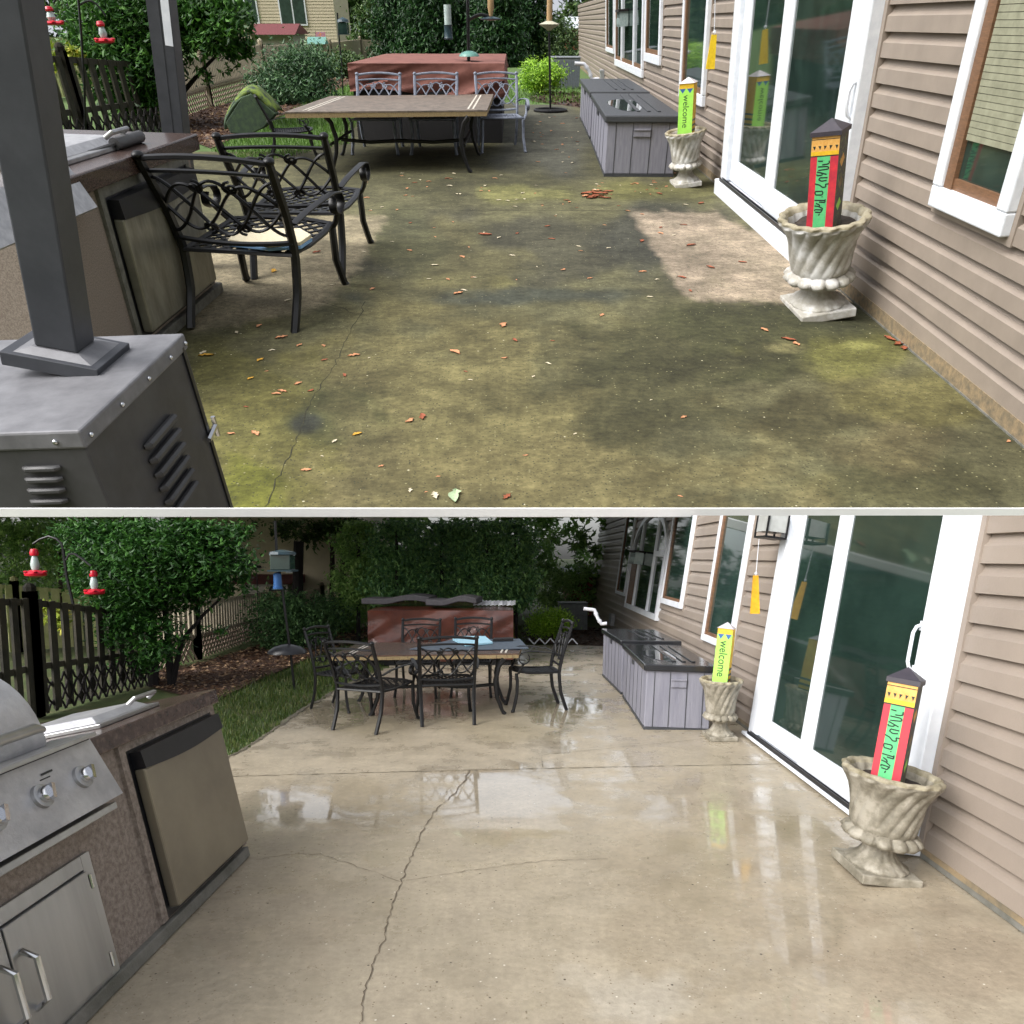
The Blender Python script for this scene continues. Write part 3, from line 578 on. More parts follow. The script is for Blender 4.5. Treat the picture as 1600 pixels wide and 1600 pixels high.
# ------------------------------------------------------------------ chair
def spiral(cx, cz, r, a0, turns, dirn=1, n=16):
    return [(cx + r * (1 - .75 * i / n) * math.cos(a0 + dirn * 2 * PI * turns * i / n), cz + r * (1 - .75 * i / n) * math.sin(a0 + dirn * 2 * PI * turns * i / n)) for i in range(n + 1)]
def yb(z):
    P = [(0, -.32), (.2, -.26), (.43, -.235), (.65, -.27), (.94, -.37)]
    for (a, ya), (b_, yb_) in zip(P, P[1:]):
        if z <= b_: return ya + (yb_ - ya) * (z - a) / (b_ - a)
    return P[-1][1]
def chair_meshes(m, arms=True):
    D = {}
    def half(s):
        b = MB(); b.tube([(s * (.24 + .02 * min(1, z / .9)), yb(z) + .01 * math.sin(z * 6), z) for z in [i * .94 / 14 for i in range(15)]], [.019] * 14 + [.016], 6)
        b.ball((s * .26, -.375, .945), .023); return b
    D['rear_leg'] = [half(-1), half(1)]
    fl = []
    for s in (-1, 1):
        b = MB(); b.tube([(s * .27, .285, 0), (s * .262, .262, .08), (s * .25, .235, .2), (s * .25, .232, .32), (s * .245, .24, .42)], .018, 6); b.ball((s * .27, .285, .012), .022); fl.append(b)
    D['front_leg'] = fl
    bk = MB()
    arch = lambda z, h, bow: [(x, yb(z) - bow * (1 - (x / .28) ** 2), z + h * (1 - (x / .28) ** 2)) for x in [-.256 + .512 * i / 12 for i in range(13)]]
    bk.tube(arch(.925, .03, .03), .015, 6); bk.tube(arch(.862, .018, .03), .011, 6); bk.tube(arch(.50, -.02, .02), .014, 6)
    def crv(P, r=.0085): bk.tube([(x, yb(z) - .03 * (1 - (x / .28) ** 2), z) for x, z in P], r, 5)
    n = 30
    for s in (1, -1):
        crv([(-.245 + .49 * i / n, .685 + s * .15 * math.cos(2 * PI * (-.245 + .49 * i / n) / .5)) for i in range(n + 1)])
        crv([(-.245 + .49 * i / n, .685 + s * .125 * math.sin(2 * PI * (-.245 + .49 * i / n) / .5)) for i in range(n + 1)])
        for q in (1, -1): crv(spiral(s * .075, .685 + q * .112, .036, PI / 2 * q, 1.3, s * q), .0075)
    D['backrest'] = [bk]
    st = MB(); zs_ = lambda y: .425 + .018 * max(0, (y - .05) / .2) - .012 * (1 - abs(y) / .25)
    st.tube([(-.24, -.235, zs_(-.2)), (-.25, -.1, zs_(-.1)), (-.255, .1, zs_(.1)), (-.245, .22, zs_(.22)), (-.1, .26, zs_(.25)), (.1, .26, zs_(.25)), (.245, .22, zs_(.22)), (.255, .1, zs_(.1)), (.25, -.1, zs_(-.1)), (.24, -.235, zs_(-.2)), (-.24, -.235, zs_(-.2))], .02, 6, flat=.7)
    for k in range(-8, 9):
        for s in (1, -1):
            pts = []
            for i in range(21):
                x = -.245 + .49 * i / 20; y = s * (x * .85) + k * .062
                if -.225 < y < .245: pts.append((x, y, zs_(y) + .001 * s))
            if len(pts) > 1: st.bar(pts[0], pts[-1], .016, .008) if len(pts) < 6 else [st.bar(pts[i], pts[min(i + 5, len(pts) - 1)], .016, .008) for i in range(0, len(pts) - 1, 5)]
    D['seat'] = [st]
    ar = []
    for s in (-1, 1):
        b = MB(); P = [(s * .27, -.255, .60), (s * .29, -.16, .635), (s * .305, 0, .655), (s * .31, .12, .66), (s * .31, .2, .64)]
        P += [(s * .31, .165 + .058 * math.cos(a), .585 + .058 * math.sin(a)) for a in [PI / 4 - i * PI / 8 for i in range(13)]]
        b.tube(P, .021, 6, flat=.34); b.tube([(s * .305, .17, .53), (s * .285, .2, .47), (s * .26, .22, .42)], .014, 6); ar.append(b)
    if arms: D['arm'] = ar
    R = []
    for nm in D:
        for b in D[nm]: R.append((nm.replace('rear_', '').replace('front_', ''), b))
    return R, m
CH = {}
def chair(lv, c, rz, s, label, key, group, lean=0):
    """s = scale (x, y, z)"""
    if key not in CH:
        r, m = chair_meshes(M[key]); root = bpy.data.objects.new('patio_chair', None); SC.collection.objects.link(root)
        for nm, b in r: b.build(nm, m, root, smooth=True)
        CH[key] = root; first = True
    else: root = copy_tree(CH[key])
    root.matrix_world = lv.M @ Matrix.Translation(c) @ Matrix.Rotation(lean, 4, 'Y') @ Matrix.Rotation(rz, 4, 'Z') @ Matrix.Diagonal((*s, 1))
    tag(root, label, 'chair', group); return root
def chair_feet(lv, BL, BR, FR, top, label, key, group, fl=None, dmin=None, lean=0):
    """place a chair from the ground pixels of its back-left, back-right and front-right feet and the pixel of its back top"""
    a, b_, c = lv.g(*BL), lv.g(*BR), lv.g(*FR); xw = b_ - a; wdt = xw.length / .49
    mid = (a + b_) / 2; fw = Vector((-xw.y, xw.x, 0)).normalized(); dep = max((c - b_).dot(fw), .3 * wdt) / .65
    if dmin: dep = dmin * wdt
    T = lv.at(top[0], top[1], mid.y); h = T.z / .95
    cen = mid + fw * (.32 * dep)
    return chair(lv, cen, math.atan2(xw.y, xw.x), (wdt, dep, h), label, key, group, lean)
gA_, gB_ = 'chairs on the algae stained patio', 'chairs round the table on the clean patio'
c1 = chair_feet(LA, (297, 515), (462, 519), (512, 438), (340, 242), 'black scroll back armchair with a pale seat pad, nearest the mini fridge', 'iron', gA_, lean=.035)
c2 = chair_feet(LA, (396, 436), (536, 436), (554, 376), (412, 208), 'black scroll back armchair behind the chair with the seat pad', 'iron', gA_)
def chair_at(lv, base, top, wpx, rz, label, key, group, d=1.0):
    P, h, ln, wm = fit(lv, base, top, wpx); s = wm / .57
    return chair(lv, P, rz, (s, s * d, h / .95), label, key, group)
chair_at(LA, (593, 236), (593, 119), 73, PI, 'dusty grey chair behind the stone table, left of three', 'dusty', gA_, 1.3)
chair_at(LA, (682, 236), (682, 118), 72, PI, 'dusty grey chair behind the stone table, middle of three', 'dusty', gA_, 1.3)
chair_at(LA, (782, 233), (781, 117), 70, PI + .12, 'dusty grey armchair at the right end behind the stone table', 'dusty', gA_, 1.3)
c6 = chair_at(LA, (462, 246), (462, 150), 66, -PI / 2 + .25, 'black armchair under green mossy cushions at the left end of the table', 'iron', gA_, 1.0)
# lower patio chairs
chair_feet(LB, (519, 1141), (588, 1148), (641, 1122), (532, 1002), 'black armchair turned at the front left corner of the wet table', 'iron', gB_, dmin=1.25)
chair_feet(LB, (659, 1136), (742, 1133), (747, 1110), (692, 995), 'black armchair seen from behind in front of the grey cloth', 'iron', gB_)
chair_at(LB, (535, 1106), (505, 985), 62, -PI / 2 - .45, 'black armchair facing in from the lawn side of the table', 'iron', gB_, 1.15)
chair_at(LB, (654, 1083), (654, 972), 66, PI, 'dark armchair facing the camera behind the table, below the larger cushion', 'iron', gB_, 1.2)
chair_at(LB, (738, 1083), (738, 970), 64, PI, 'dark armchair facing the camera behind the table, below the smaller cushion', 'iron', gB_, 1.2)
chair_at(LB, (835, 1106), (845, 972), 64, PI / 2 + .18, 'black armchair in profile at the right end of the table', 'iron', gB_, 1.25)
for o in SC.collection.objects:
    pass
# seat pad on the first chair
def poly_thing(lv, pts, z, th, name, label, cat, mats, lip=None, group=None, bev=0):
    Q = [lv.z(px, py, z) for px, py in pts]; c = sum(Q, Vector()) / len(Q)
    root = thing(name, label, cat, lv, (c.x, c.y, z), group=group)
    MB().prism([(q.x - c.x, q.y - c.y) for q in Q], 0, th).build('top' if lip else 'body', mats, root, bev=bev)
    if lip: MB().prism([((q.x - c.x) * 1.01, (q.y - c.y) * 1.01) for q in Q], -th * .9, -.001).build('edge', lip, root, bev=bev)
    return root
zs1 = (LA.at(340, 242, LA.g(380, 517).y).z / .95) * .43 + .03
poly_thing(LA, [(357, 380), (372, 362), (470, 362), (487, 372), (470, 384), (420, 387)], zs1 + .045 * K, .05 * K, 'seat_pad', 'cream patterned seat pad with a pale blue edge lying on the chair', 'seat pad', M['sponge'], M['padblue'], bev=.015)
# ------------------------------------------------------------------ tables
def table(lv, quad, zt, th, feet, label, mats, cat='table', depth=1):
    Q = [lv.z(px, py, zt) for px, py in quad]; c = sum(Q, Vector()) / 4; u = lv is LA and U or 1
    root = thing('dining_table', label, cat, lv, (c.x, c.y, 0))
    P = [(q.x - c.x, q.y - c.y) for q in Q]
    tp = MB().prism(P, zt - th * .25, zt).build('table_top', mats[0], root)
    MB().prism([(x * .998, y * .998) for x, y in P], zt - th, zt - th * .25 - .002).build('tile_edge', mats[1], tp)
    # grout bands near both ends
    gr = MB()
    for f0 in (.075, .1, .9, .925):
        a = Vector(P[0]).lerp(Vector(P[1]), f0); b_ = Vector(P[3]).lerp(Vector(P[2]), f0)
        a2 = a.lerp(b_, .06); b2 = a.lerp(b_, .94); gr.bar((a2.x, a2.y, zt + .004), (b2.x, b2.y, zt + .004), .022 * u, .004)
    gr.build('tile_band', M['grout'], tp)
    for (fx, fy), s in feet:
        G = lv.g(fx, fy); x, y = G.x - c.x, G.y - c.y; dx = -s * .10 * u
        b = MB(); b.tube([(x, y, 0), (x + dx * .3, y, .04 * u), (x + dx * .9, y, .2 * u), (x + dx * 1.1, y, zt * .55), (x + dx * .7, y, zt * .8), (x + dx * .1, y, zt - th)], [.026 * u, .02 * u, .024 * u, .028 * u, .026 * u, .03 * u], 6)
        b.build('leg', M['iron'], root, smooth=True)
    fs = [lv.g(*f[0]) - c for f in feet]
    st = MB(); xl = (fs[0].x + fs[1].x) / 2 + .1 * u; xr = (fs[2].x + fs[3].x) / 2 - .1 * u; yy = sum(f.y for f in fs) / 4
    st.tube([(xl, yy, zt * .42), (xl * .5, yy - .05 * u, zt * .38), (0, yy, zt * .4), (xr * .5, yy - .05 * u, zt * .38), (xr, yy, zt * .42)], .02 * u, 6)
    st.tube([(xl, fs[0].y, zt * .45), (xl, fs[1].y, zt * .45)], .018 * u, 6); st.tube([(xr, fs[2].y, zt * .45), (xr, fs[3].y, zt * .45)], .018 * u, 6)
    st.build('stretcher', M['iron'], root, smooth=True)
    return root
Yf = LA.g(736, 270).y; ztA = LA.at(700, 174, Yf - .3).z
table(LA, [(444, 175), (761, 172), (771, 147), (516, 150)], ztA, .06 * U, [((518, 268), -1), ((534, 243), -1), ((736, 270), 1), ((750, 243), 1)], 'stone topped patio table with weathered tile edge, stained with grime', (M['slate'], M['tiles']))
YfB = LB.g(789, 1116).y; ztB = LB.at(700, 1023, YfB - .05).z
table(LB, [(514, 1025), (811, 1021), (818, 1003), (562, 1004)], ztB, .055, [((578, 1118), -1), ((560, 1096), -1), ((789, 1116), 1), ((789, 1098), 1)], 'wet stone topped patio table with papers and a grey cloth', (M['slateB'], M['tiles']))
poly_thing(LB, [(640, 1015), (708, 1000), (812, 999), (826, 1014), (700, 1017)], ztB + .006, .01, 'cloth_mat', 'grey blue cloth spread over the right half of the wet table', 'cloth', M['mat'])
poly_thing(LB, [(708, 1001), (706, 996), (758, 996), (770, 1006), (728, 1010)], ztB + .022, .02, 'booklet', 'pale blue booklet lying on the grey cloth', 'booklet', M['paper'])
poly_thing(LB, [(770, 1002), (772, 1000), (802, 999), (802, 1001)], ztB + .022, .03, 'rolled_stick', 'thin dark stick lying beside the blue booklet', 'stick', M['wicker'])
# ------------------------------------------------------------------ planter pots and decorative posts
def pot(lv, base, top, wpx, sy, label, m, rz, group):
    P, h, ln, wm = fit(lv, base, top, wpx); s = wm / .59; H = h / s
    root = thing('planter_urn', label, 'planter', lv, P, 0, ln, (s, s * sy, s), group)
    b = .055
    bb_ = MB(); bb_.prism([(.17 * math.cos(a) * 1.41, .17 * math.sin(a) * 1.41) for a in [rz + PI / 4 + i * PI / 2 for i in range(4)]], 0, b); bb_.build('plinth', m, root, bev=.008)
    k = (H - b) / .57
    n1 = 14
    ft = MB(); ft.lathe([(r, b + z * k) for r, z in [(.155, 0), (.158, .015), (.13, .03), (.10, .06), (.082, .09), (.08, .12), (.095, .14)]], 84, fn=lambda r, z, a: r * (1 + .05 * abs(math.sin(n1 * .5 * a))), close=False); ft.build('foot', m, root, smooth=True, auto=False)
    be = MB(); be.lathe([(r, b + z * k) for r, z in [(.09, .135), (.14, .14), (.19, .155), (.208, .18), (.192, .205), (.155, .222)]], 112, fn=lambda r, z, a: r * (.86 + .16 * abs(math.sin(n1 * .5 * a)) ** .5), close=False); be.build('beaded_ring', m, root, smooth=True, auto=False)
    prof = [(.158, .215), (.168, .24), (.172, .28), (.178, .34), (.186, .40), (.2, .45), (.22, .49), (.24, .52), (.25, .545), (.25, .56), (.235, .57), (.215, .56), (.2, .53)]
    def fl(r, z, a):
        zz_ = (z - b) / k; tw = (zz_ - .22) * 2.4
        if zz_ < .53: g_ = .085 * (abs(math.sin(8.0 * (a - tw))) ** .55 - .6) * min(1, (zz_ - .2) * 12) * 1.0
        else: g_ = .028 * math.sin(16 * (a - tw))
        return r * (1 + g_)
    fine = []
    for (a, b2) in zip(prof, prof[1:]):
        for i in range(3): fine.append((a[0] + (b2[0] - a[0]) * i / 3, b + k * (a[1] + (b2[1] - a[1]) * i / 3)))
    fine.append((prof[-1][0], b + k * prof[-1][1]))
    fine += [(.19, b + k * .47)]
    bw = MB(); bw.lathe(fine, 168, fn=fl, close=False)
    for i, f in enumerate(bw.f):
        z = bw.v[f[0]][2]; bw.m[i] = 1 if (z - b) / k > .54 else 0
    bw.build('bowl', [m, M['potrim']], root, smooth=True, auto=False)
    so_ = MB(); rr = .193
    vs = [(0, 0, b + k * .50)]; rnd = random.Random(3)
    for q in (.5, 1):
        for i in range(28): vs.append((rr * q * math.cos(i * 2 * PI / 28), rr * q * math.sin(i * 2 * PI / 28), b + k * (.49 + rnd.uniform(-.012, .012))))
    fs_ = [(0, 1 + i, 1 + (i + 1) % 28) for i in range(28)] + [(1 + i, 29 + i, 29 + (i + 1) % 28, 1 + (i + 1) % 28) for i in range(28)]
    so_.add(vs, fs_); so_.build('soil', M['soil'], root)
    return root, P, ln, s, H, lv.at(top[0], top[1], P.y)
def txt_mesh(s, size):
    cu = bpy.data.curves.new('t', 'FONT'); cu.body = s; cu.size = size; cu.align_x = 'CENTER'; cu.align_y = 'CENTER'; cu.extrude = .0015; cu.resolution_u = 3
    o = bpy.data.objects.new('t', cu); SC.collection.objects.link(o); bpy.context.view_layer.update()
    me = bpy.data.meshes.new_from_object(o.evaluated_get(bpy.context.evaluated_depsgraph_get())); bpy.data.objects.remove(o); return me
STRK = [[(400, 580), (455, 585)], [(525, 582), (525, 622), (500, 636), (445, 640)], [(395, 668), (500, 670), (520, 690), (508, 710), (395, 724)], [(380, 745), (430, 765), (490, 792)], [(375, 782), (380, 802), (432, 800), (448, 772)],
        [(500, 842), (410, 838), (395, 868), (430, 893), (490, 882)], [(345, 928), (400, 950), (438, 992), (478, 985), (472, 942), (512, 940)], [(345, 1050), (430, 1050), (440, 1078), (425, 1110), (350, 1105), (340, 1075), (345, 1050)], [(425, 1132), (427, 1146)],
        [(330, 1190), (460, 1200)], [(465, 1180), (460, 1230), (385, 1222)], [(325, 1280), (375, 1290), (432, 1332)], [(345, 1240), (385, 1262), (395, 1290)], [(325, 1362), (325, 1340), (430, 1350)], [(330, 1382), (400, 1390), (422, 1350)], [(385, 1410), (372, 1440)]]
def pole(lv, base_pt, lean, apex_px, wpx, kind, rz, label, z0):
    """square painted garden pole standing in a planter; base_pt = point on the soil"""
    A_ = lv.at(apex_px[0], apex_px[1], base_pt.y); dx, dz = A_.x - base_pt.x, A_.z - base_pt.z
    h = math.hypot(dx, dz); ln = math.atan2(dx, dz); d = (base_pt - lv.eye).dot(lv.fw); w_ = wpx * d / F
    root = thing('garden_pole', label, 'garden pole', lv, base_pt, rz, 0, (1, 1, 1)); 
    root.matrix_world = lv.M @ Matrix.Translation(base_pt) @ Matrix.Rotation(ln, 4, 'Y') @ Matrix.Rotation(rz, 4, 'Z')
    a = w_ / 2; hb = h * (.86 if kind == 'red' else .9)
    def face(y, x0, x1, za, zb_, m, nm, t=.002):
        return MB().bb(x0, x1, y - t, y - .0004, za, zb_).build(nm, m, core)
    core = MB().bb(-a, a, -a, a, -.1 * h, hb).build('shaft', M['side'] if kind == 'red' else M['yellow'], root)
    cap = MB(); e = a * 1.12; zc0 = hb + .001
    if kind == 'red':
        zc1 = hb + (h - hb) * .3; cap.bb(-e, e, -e, e, zc0, zc1); cap.add([(-e, -e, zc1), (e, -e, zc1), (e, e, zc1), (-e, e, zc1), (0, 0, h)], [(0, 1, 4), (1, 2, 4), (2, 3, 4), (3, 0, 4)])
    else: cap.add([(-e, -e, zc0), (e, -e, zc0), (e, e, zc0), (-e, e, zc0), (0, 0, h)], [(0, 1, 4), (1, 2, 4), (2, 3, 4), (3, 0, 4), (3, 2, 1, 0)])
    cap.build('cap', M['capd'] if kind == 'red' else M['capw'], root)
    if kind == 'red':
        f1, f2 = .90 * hb, .795 * hb
        face(-a, -a, a, f2, hb - .001, M['ochre'], 'top_band'); face(-a - .002, -a, a, f2, f2 + .045 * hb, M['yellow'], 'yellow_band')
        face(-a, -a, -a * .52, -.05 * h, f2 - .012 * hb, M['red'], 'side_strip'); face(-a, a * .42, a, -.05 * h, f2 - .012 * hb, M['red'], 'side_strip'); face(-a, -a * .52, a * .42, -.05 * h, f2 - .012 * hb, M['green'], 'lettering_panel')
        ink = MB(); th = a * .055
        def P_(x, y):
            t = (y - 515) / (1445 - 515); xl = 395 - 95 * t; xr = 540 - 75 * t; sx = (x - xl) / (xr - xl); return Vector((-a * .52 + sx * a * .94, -a - .0035, (f2 - .012 * hb) * (1 - t * .86)))
        for S_ in STRK:
            for p, q in zip(S_, S_[1:]): ink.bar(P_(*p), P_(*q), .002, th * 1.6, up=(0, 1, 0)) if False else ink.bar(P_(*p), P_(*q), th * 1.6, .0015, up=(0, -1, 0))
        # small figures on the top band
        rnd = random.Random(2)
        for i in range(5):
            x = -a * .8 + i * a * .4; z = f2 + .085 * hb
            ink.add([(x - a * .1, -a - .0036, z + .02 * hb), (x + a * .12, -a - .0036, z + .018 * hb), (x + rnd.uniform(-.05, .05) * a, -a - .0036, z - .025 * hb)], [(0, 2, 1)])
        ink.bb(-a, a, -a - .0042, -a - .0034, f2 - .012 * hb, f2); ink.bb(-a, a, -a - .0042, -a - .0034, hb - .035 * hb, hb - .028 * hb)
        ink.build('lettering', M['ink'], core)
        for zq, mq in ((.2, 'lime'), (.45, 'board'), (.7, 'ochre')):
            MB().add([(a + .001, -a * .6, hb * zq), (a + .001, a * .1, hb * (zq + .08)), (a + .001, a * .5, hb * (zq + .01)), (a + .001, -a * .1, hb * (zq - .07))], [(0, 3, 2, 1)]).build('painted_patch', M[mq], core)
    else:
        face(-a, -a, a, -.05 * h, hb * .9, M['lime'], 'front_panel')
        bl = MB()
        for x in (-a * .5, a * .5): bl.add([(x - a * .42, -a - .0032, hb * .9), (x + a * .42, -a - .0032, hb * .9), (x, -a - .0032, hb * .81)], [(0, 2, 1)])
        bl.build('blue_triangles', M['blue'], core)
        for q in range(3): MB().bb(a + .0005, a + .003, -a, a, hb * (.06 + q * .1), hb * (.1 + q * .1)).build('side_stripe', M['feedblue'], core)
        me = txt_mesh('welcome', a * 1.5); o = bpy.data.objects.new('lettering', me); SC.collection.objects.link(o); me.materials.clear(); me.materials.append(M['ink']); o.parent = core
        xs_ = [v.co.x for v in me.vertices]; L_ = max(xs_) - min(xs_); k = hb * .64 / L_
        o.matrix_local = Matrix.Translation((0, -a - .003, hb * .46)) @ Matrix.Rotation(PI / 2, 4, 'X') @ Matrix.Rotation(-PI / 2, 4, 'Z') @ Matrix.Diagonal((k, k * 1.15, 1, 1))
    return root
def soilpt(r): root, P, ln, s, H, T = r; return P + (T - P) * .86
gp = 'stone urns by the sliding doors'
r = pot(LA, (1275, 484), (1287, 333), 140, 1.5, 'white fluted urn standing nearest on the algae stained patio', M['potA'], 0, gp); q = soilpt(r)
pole(LA, LA.at(1287, 346, q.y - .05), 0, (1300, 184), 40, 'red', -.62, 'red and green lettered pole standing in the white near urn', 0)
r = pot(LA, (1071, 289), (1071, 203), 70, 1.4, 'small white fluted urn beside the storage box on the stained patio', M['potA'], 0, gp); q = soilpt(r)
pole(LA, LA.at(1072, 209, q.y - .05), 0, (1076, 120), 22, 'lime', -.4, 'lime green welcome pole in the far white urn on the stained patio', 0)
r = pot(LB, (1366, 1363), (1394, 1203), 160, 1.22, 'mossy grey fluted urn standing nearest on the clean wet patio', M['potB'], 0, gp); q = soilpt(r)
pole(LB, LB.at(1386, 1222, q.y - .02), 0, (1420, 1042), 42, 'red', -.66, 'red and green lettered pole standing in the mossy near urn', 0)
r = pot(LB, (1124, 1153), (1127, 1060), 75, 1.22, 'small grey fluted urn beside the storage box on the wet patio', M['potB'], 0, gp); q = soilpt(r)
pole(LB, LB.at(1126, 1068, q.y - .02), 0, (1137, 972), 23, 'lime', -.45, 'lime green welcome pole in the far grey urn on the wet patio', 0)
# ------------------------------------------------------------------ storage boxes
def storage(lv, fl, fr, bl, topl, label, mlid, u, wet, group, lean=0, off=0):
    a, b_, c = lv.g(*fl), lv.g(*fr), lv.g(*bl); w_ = (b_ - a).length; dv = (c - a); d = dv.length; yd = dv.normalized(); xd = Vector((yd.y, -yd.x, 0))
    R = Matrix((xd, yd, Vector((0, 0, 1)))).transposed(); h = lv.at(topl[0], topl[1], a.y).z
    w_ = (b_ - a).dot(xd)
    root = thing('storage_box', label, 'storage box', lv, a, R=Matrix.Rotation(lean, 3, 'Y') @ R, group=group)
    lt = .07 * u
    body = MB().bb(0, w_, 0, d, .03 * u, h - lt).build('body', M['boxb'], root, bev=.008 * u)
    MB().bb(-.005 * u, w_ + .005 * u, -.005 * u, d + .005 * u, 0, .03 * u).build('base', M['lid'], root)
    gr = MB()
    for q in (.12, .36, .62, .87): gr.bb(w_ * q, w_ * q + .008 * u, -.004 * u, .0, .03 * u, h - lt - .01)
    for q in range(1, 6): gr.bb(-.004 * u, 0, d * q / 6, d * q / 6 + .008 * u, .03 * u, h - lt - .01)
    gr.build('groove', M['lid'], body)
    MB().bb(w_ * .375, w_ * .615, -.02 * u, -.004 * u, h * .66, h * .76).bb(w_ * .375, w_ * .615, -.03 * u, -.004 * u, h * .76, h * .79).build('handle', M['boxb'], root, bev=.004 * u)
    e = .035 * u; ld = MB().bb(-e, w_ + e, -e, d + e * .5, h - lt, h).build('lid', mlid, root, bev=.012 * u)
    rb = MB()
    for q in (.45, .6, .75): rb.bb(w_ * q, w_ * q + .04 * u, d * .12, d * .9, h + .0005, h + .012 * u)
    rb.build('lid_rib', mlid, ld, bev=.004 * u)
    if wet:
        pts = [(w_ * .38 + w_ * .26 * math.cos(t) * (1 + .12 * math.sin(3 * t)), d * .4 + d * .26 * math.sin(t)) for t in [i * PI / 12 for i in range(24)]]
        MB().prism(pts, h + .0006, h + .004 * u).build('rain_water', M['water'], ld)
    lp = MB().bb(-.02 * u, -.002, d * .5, d * .56, h - lt - .07 * u, h - lt + .01).build('latch', M['lid'], root)
    return root
gs = 'storage boxes along the house wall'
storage(LA, (944, 276), (1049, 274), (923, 221), (944, 180), 'grey deck box with rain water on its lid, nearer on the stained patio', M['lid'], U, True, gs, 0)
storage(LA, (921, 217), (1003, 215), (906, 184), (921, 143), 'grey deck box with a dry lid, farther back on the stained patio', M['lid'], U, False, gs, 0)
storage(LB, (1006, 1140), (1106, 1139), (973, 1089), (1010, 1037), 'wet grey deck box beside the far urn on the clean patio', M['lidw'], 1, True, gs, .03)
storage(LB, (970, 1085), (1056, 1084), (941, 1056), (972, 1000), 'wet grey deck box behind the first one on the clean patio', M['lidw'], 1, False, gs, .02)
# ------------------------------------------------------------------ outdoor kitchen islands
def island(lv, wf, u, L, D, h, label, wet, grill, fr, panelmat):
    root = thing('kitchen_island', label, 'kitchen island', lv, wf.O, R=wf.R)
    ct = .085 * u
    body = MB().bb(0, L, -D, 0, .03 * u, h - ct).build('stucco_wall', M['stucco'], root, bev=.006 * u)
    MB().bb(-.03 * u, L, -D - .01, .035 * u, 0, .06 * u).build('plinth', M['found'], root, bev=.006 * u)
    MB().bb(-.08 * u, L, -D - .04, .05 * u, h - ct, h).build('counter', M['granite'], root, bev=.008 * u)
    x0, x1, z0, z1 = fr
    f = MB(); t = .05 * u
    for a in ((x0 - t, x0, z0, z1 + t), (x1, x1 + t, z0, z1 + t), (x0, x1, z1, z1 + t)): f.bb(a[0], a[1], 0, .02 * u, a[2], a[3])
    f.build('fridge_surround', M['found'] if not wet else M['stucco'], root)
    MB().bb(x0, x1, .001, .012 * u, z0, z1).build('fridge_shadow_gap', M['black'], root)
    dr = MB().bb(x0 + .012 * u, x1 - .035 * u, .014 * u, .07 * u, z0 + .04 * u, z1 - .1 * u).build('fridge_door', panelmat, root, bev=.01 * u)
    hb = MB(); n = 14; zt_ = z1 - .015 * u; xs_ = [x0 + .012 * u + (x1 - x0 - .047 * u) * i / n for i in range(n + 1)]
    for i in range(n):
        za = [z1 - .1 * u - .022 * u * math.sin(PI * j / n) for j in (i, i + 1)]
        vs = [(xs_[i], .014 * u, za[0]), (xs_[i + 1], .014 * u, za[1]), (xs_[i + 1], .078 * u, za[1]), (xs_[i], .078 * u, za[0]), (xs_[i], .014 * u, zt_), (xs_[i + 1], .014 * u, zt_), (xs_[i + 1], .07 * u, zt_), (xs_[i], .07 * u, zt_)]
        hb.add(vs, [(0, 3, 2, 1), (4, 5, 6, 7), (3, 7, 6, 2), (0, 1, 5, 4), (0, 4, 7, 3), (1, 2, 6, 5)])
    hb.build('handle', M['black'], dr)
    return root
# lower island
WBi = WallFrame(LB, (144, 1579), (380, 1341), math.radians(11.5), -1)
hBi = WBi.uv(337, 1073)[1]
fx0 = WBi.uv(345, 1200)[0]; fx1 = WBi.uv(222, 1300)[0]; fz1 = WBi.uv(250, 1150)[1]
islB = island(LB, WBi, 1, 3.6, 1.6, hBi, 'wet stucco barbecue island with grill, steel door and mini fridge', True, True, (fx0, fx1, .07, hBi - .125), M['fridge'])
def quadpanel(wf, pts, off, th, name, m, root, bev=.004):
    P = [wf.uv(px, py, off) for px, py in pts]; mb = MB(); n = len(P)
    mb.add([(p[0], off - th, p[1]) for p in P] + [(p[0], off, p[1]) for p in P], [tuple(range(n)), tuple(range(2 * n - 1, n - 1, -1))] + [(i, n + i, n + (i + 1) % n, (i + 1) % n) for i in range(n)])
    return mb.build(name, m, root, bev=bev)
# access door with frame, hinges, handles
ax0 = WBi.uv(147, 1330, .03)[0]; ax0b = WBi.uv(186, 1508, .03)[0]; az1 = WBi.uv(147, 1325, .03)[1]; az0 = WBi.uv(180, 1540, .02)[1]
ax0 = (ax0 + ax0b) / 2; aL = 1.05
f = MB(); t = .06
for a in ((ax0, ax0 + t, az0, az1), (ax0 + aL, ax0 + aL + t, az0, az1), (ax0 + t, ax0 + aL, az1 - t, az1), (ax0 + t, ax0 + aL, az0, az0 + t)): f.bb(a[0], a[1], 0, .02, a[2], a[3])
f.build('door_frame', M['steel'], islB, bev=.003)
for i in range(2):
    xa = ax0 + t + .005 + i * (aL - t) / 2; dd = MB().bb(xa, xa + (aL - t) / 2 - .01, .002, .036, az0 + t + .004, az1 - t - .004).build('access_door', M['steel'], islB, bev=.004)
    hx_ = xa + ((aL - t) / 2 - .06 if i == 0 else .05); zc_ = (az0 + az1) / 2
    MB().tube([(hx_, .036, zc_ - .11), (hx_, .085, zc_ - .08), (hx_, .085, zc_ + .08), (hx_, .036, zc_ + .11)], .012, 8).build('handle', M['chrome'], dd, smooth=False)
for zq in (.2, .8): MB().tube([(ax0 + .05, .03, az0 + (az1 - az0) * zq - .03), (ax0 + .05, .03, az0 + (az1 - az0) * zq + .03)], .008, 8).build('hinge', M['chrome'], islB)
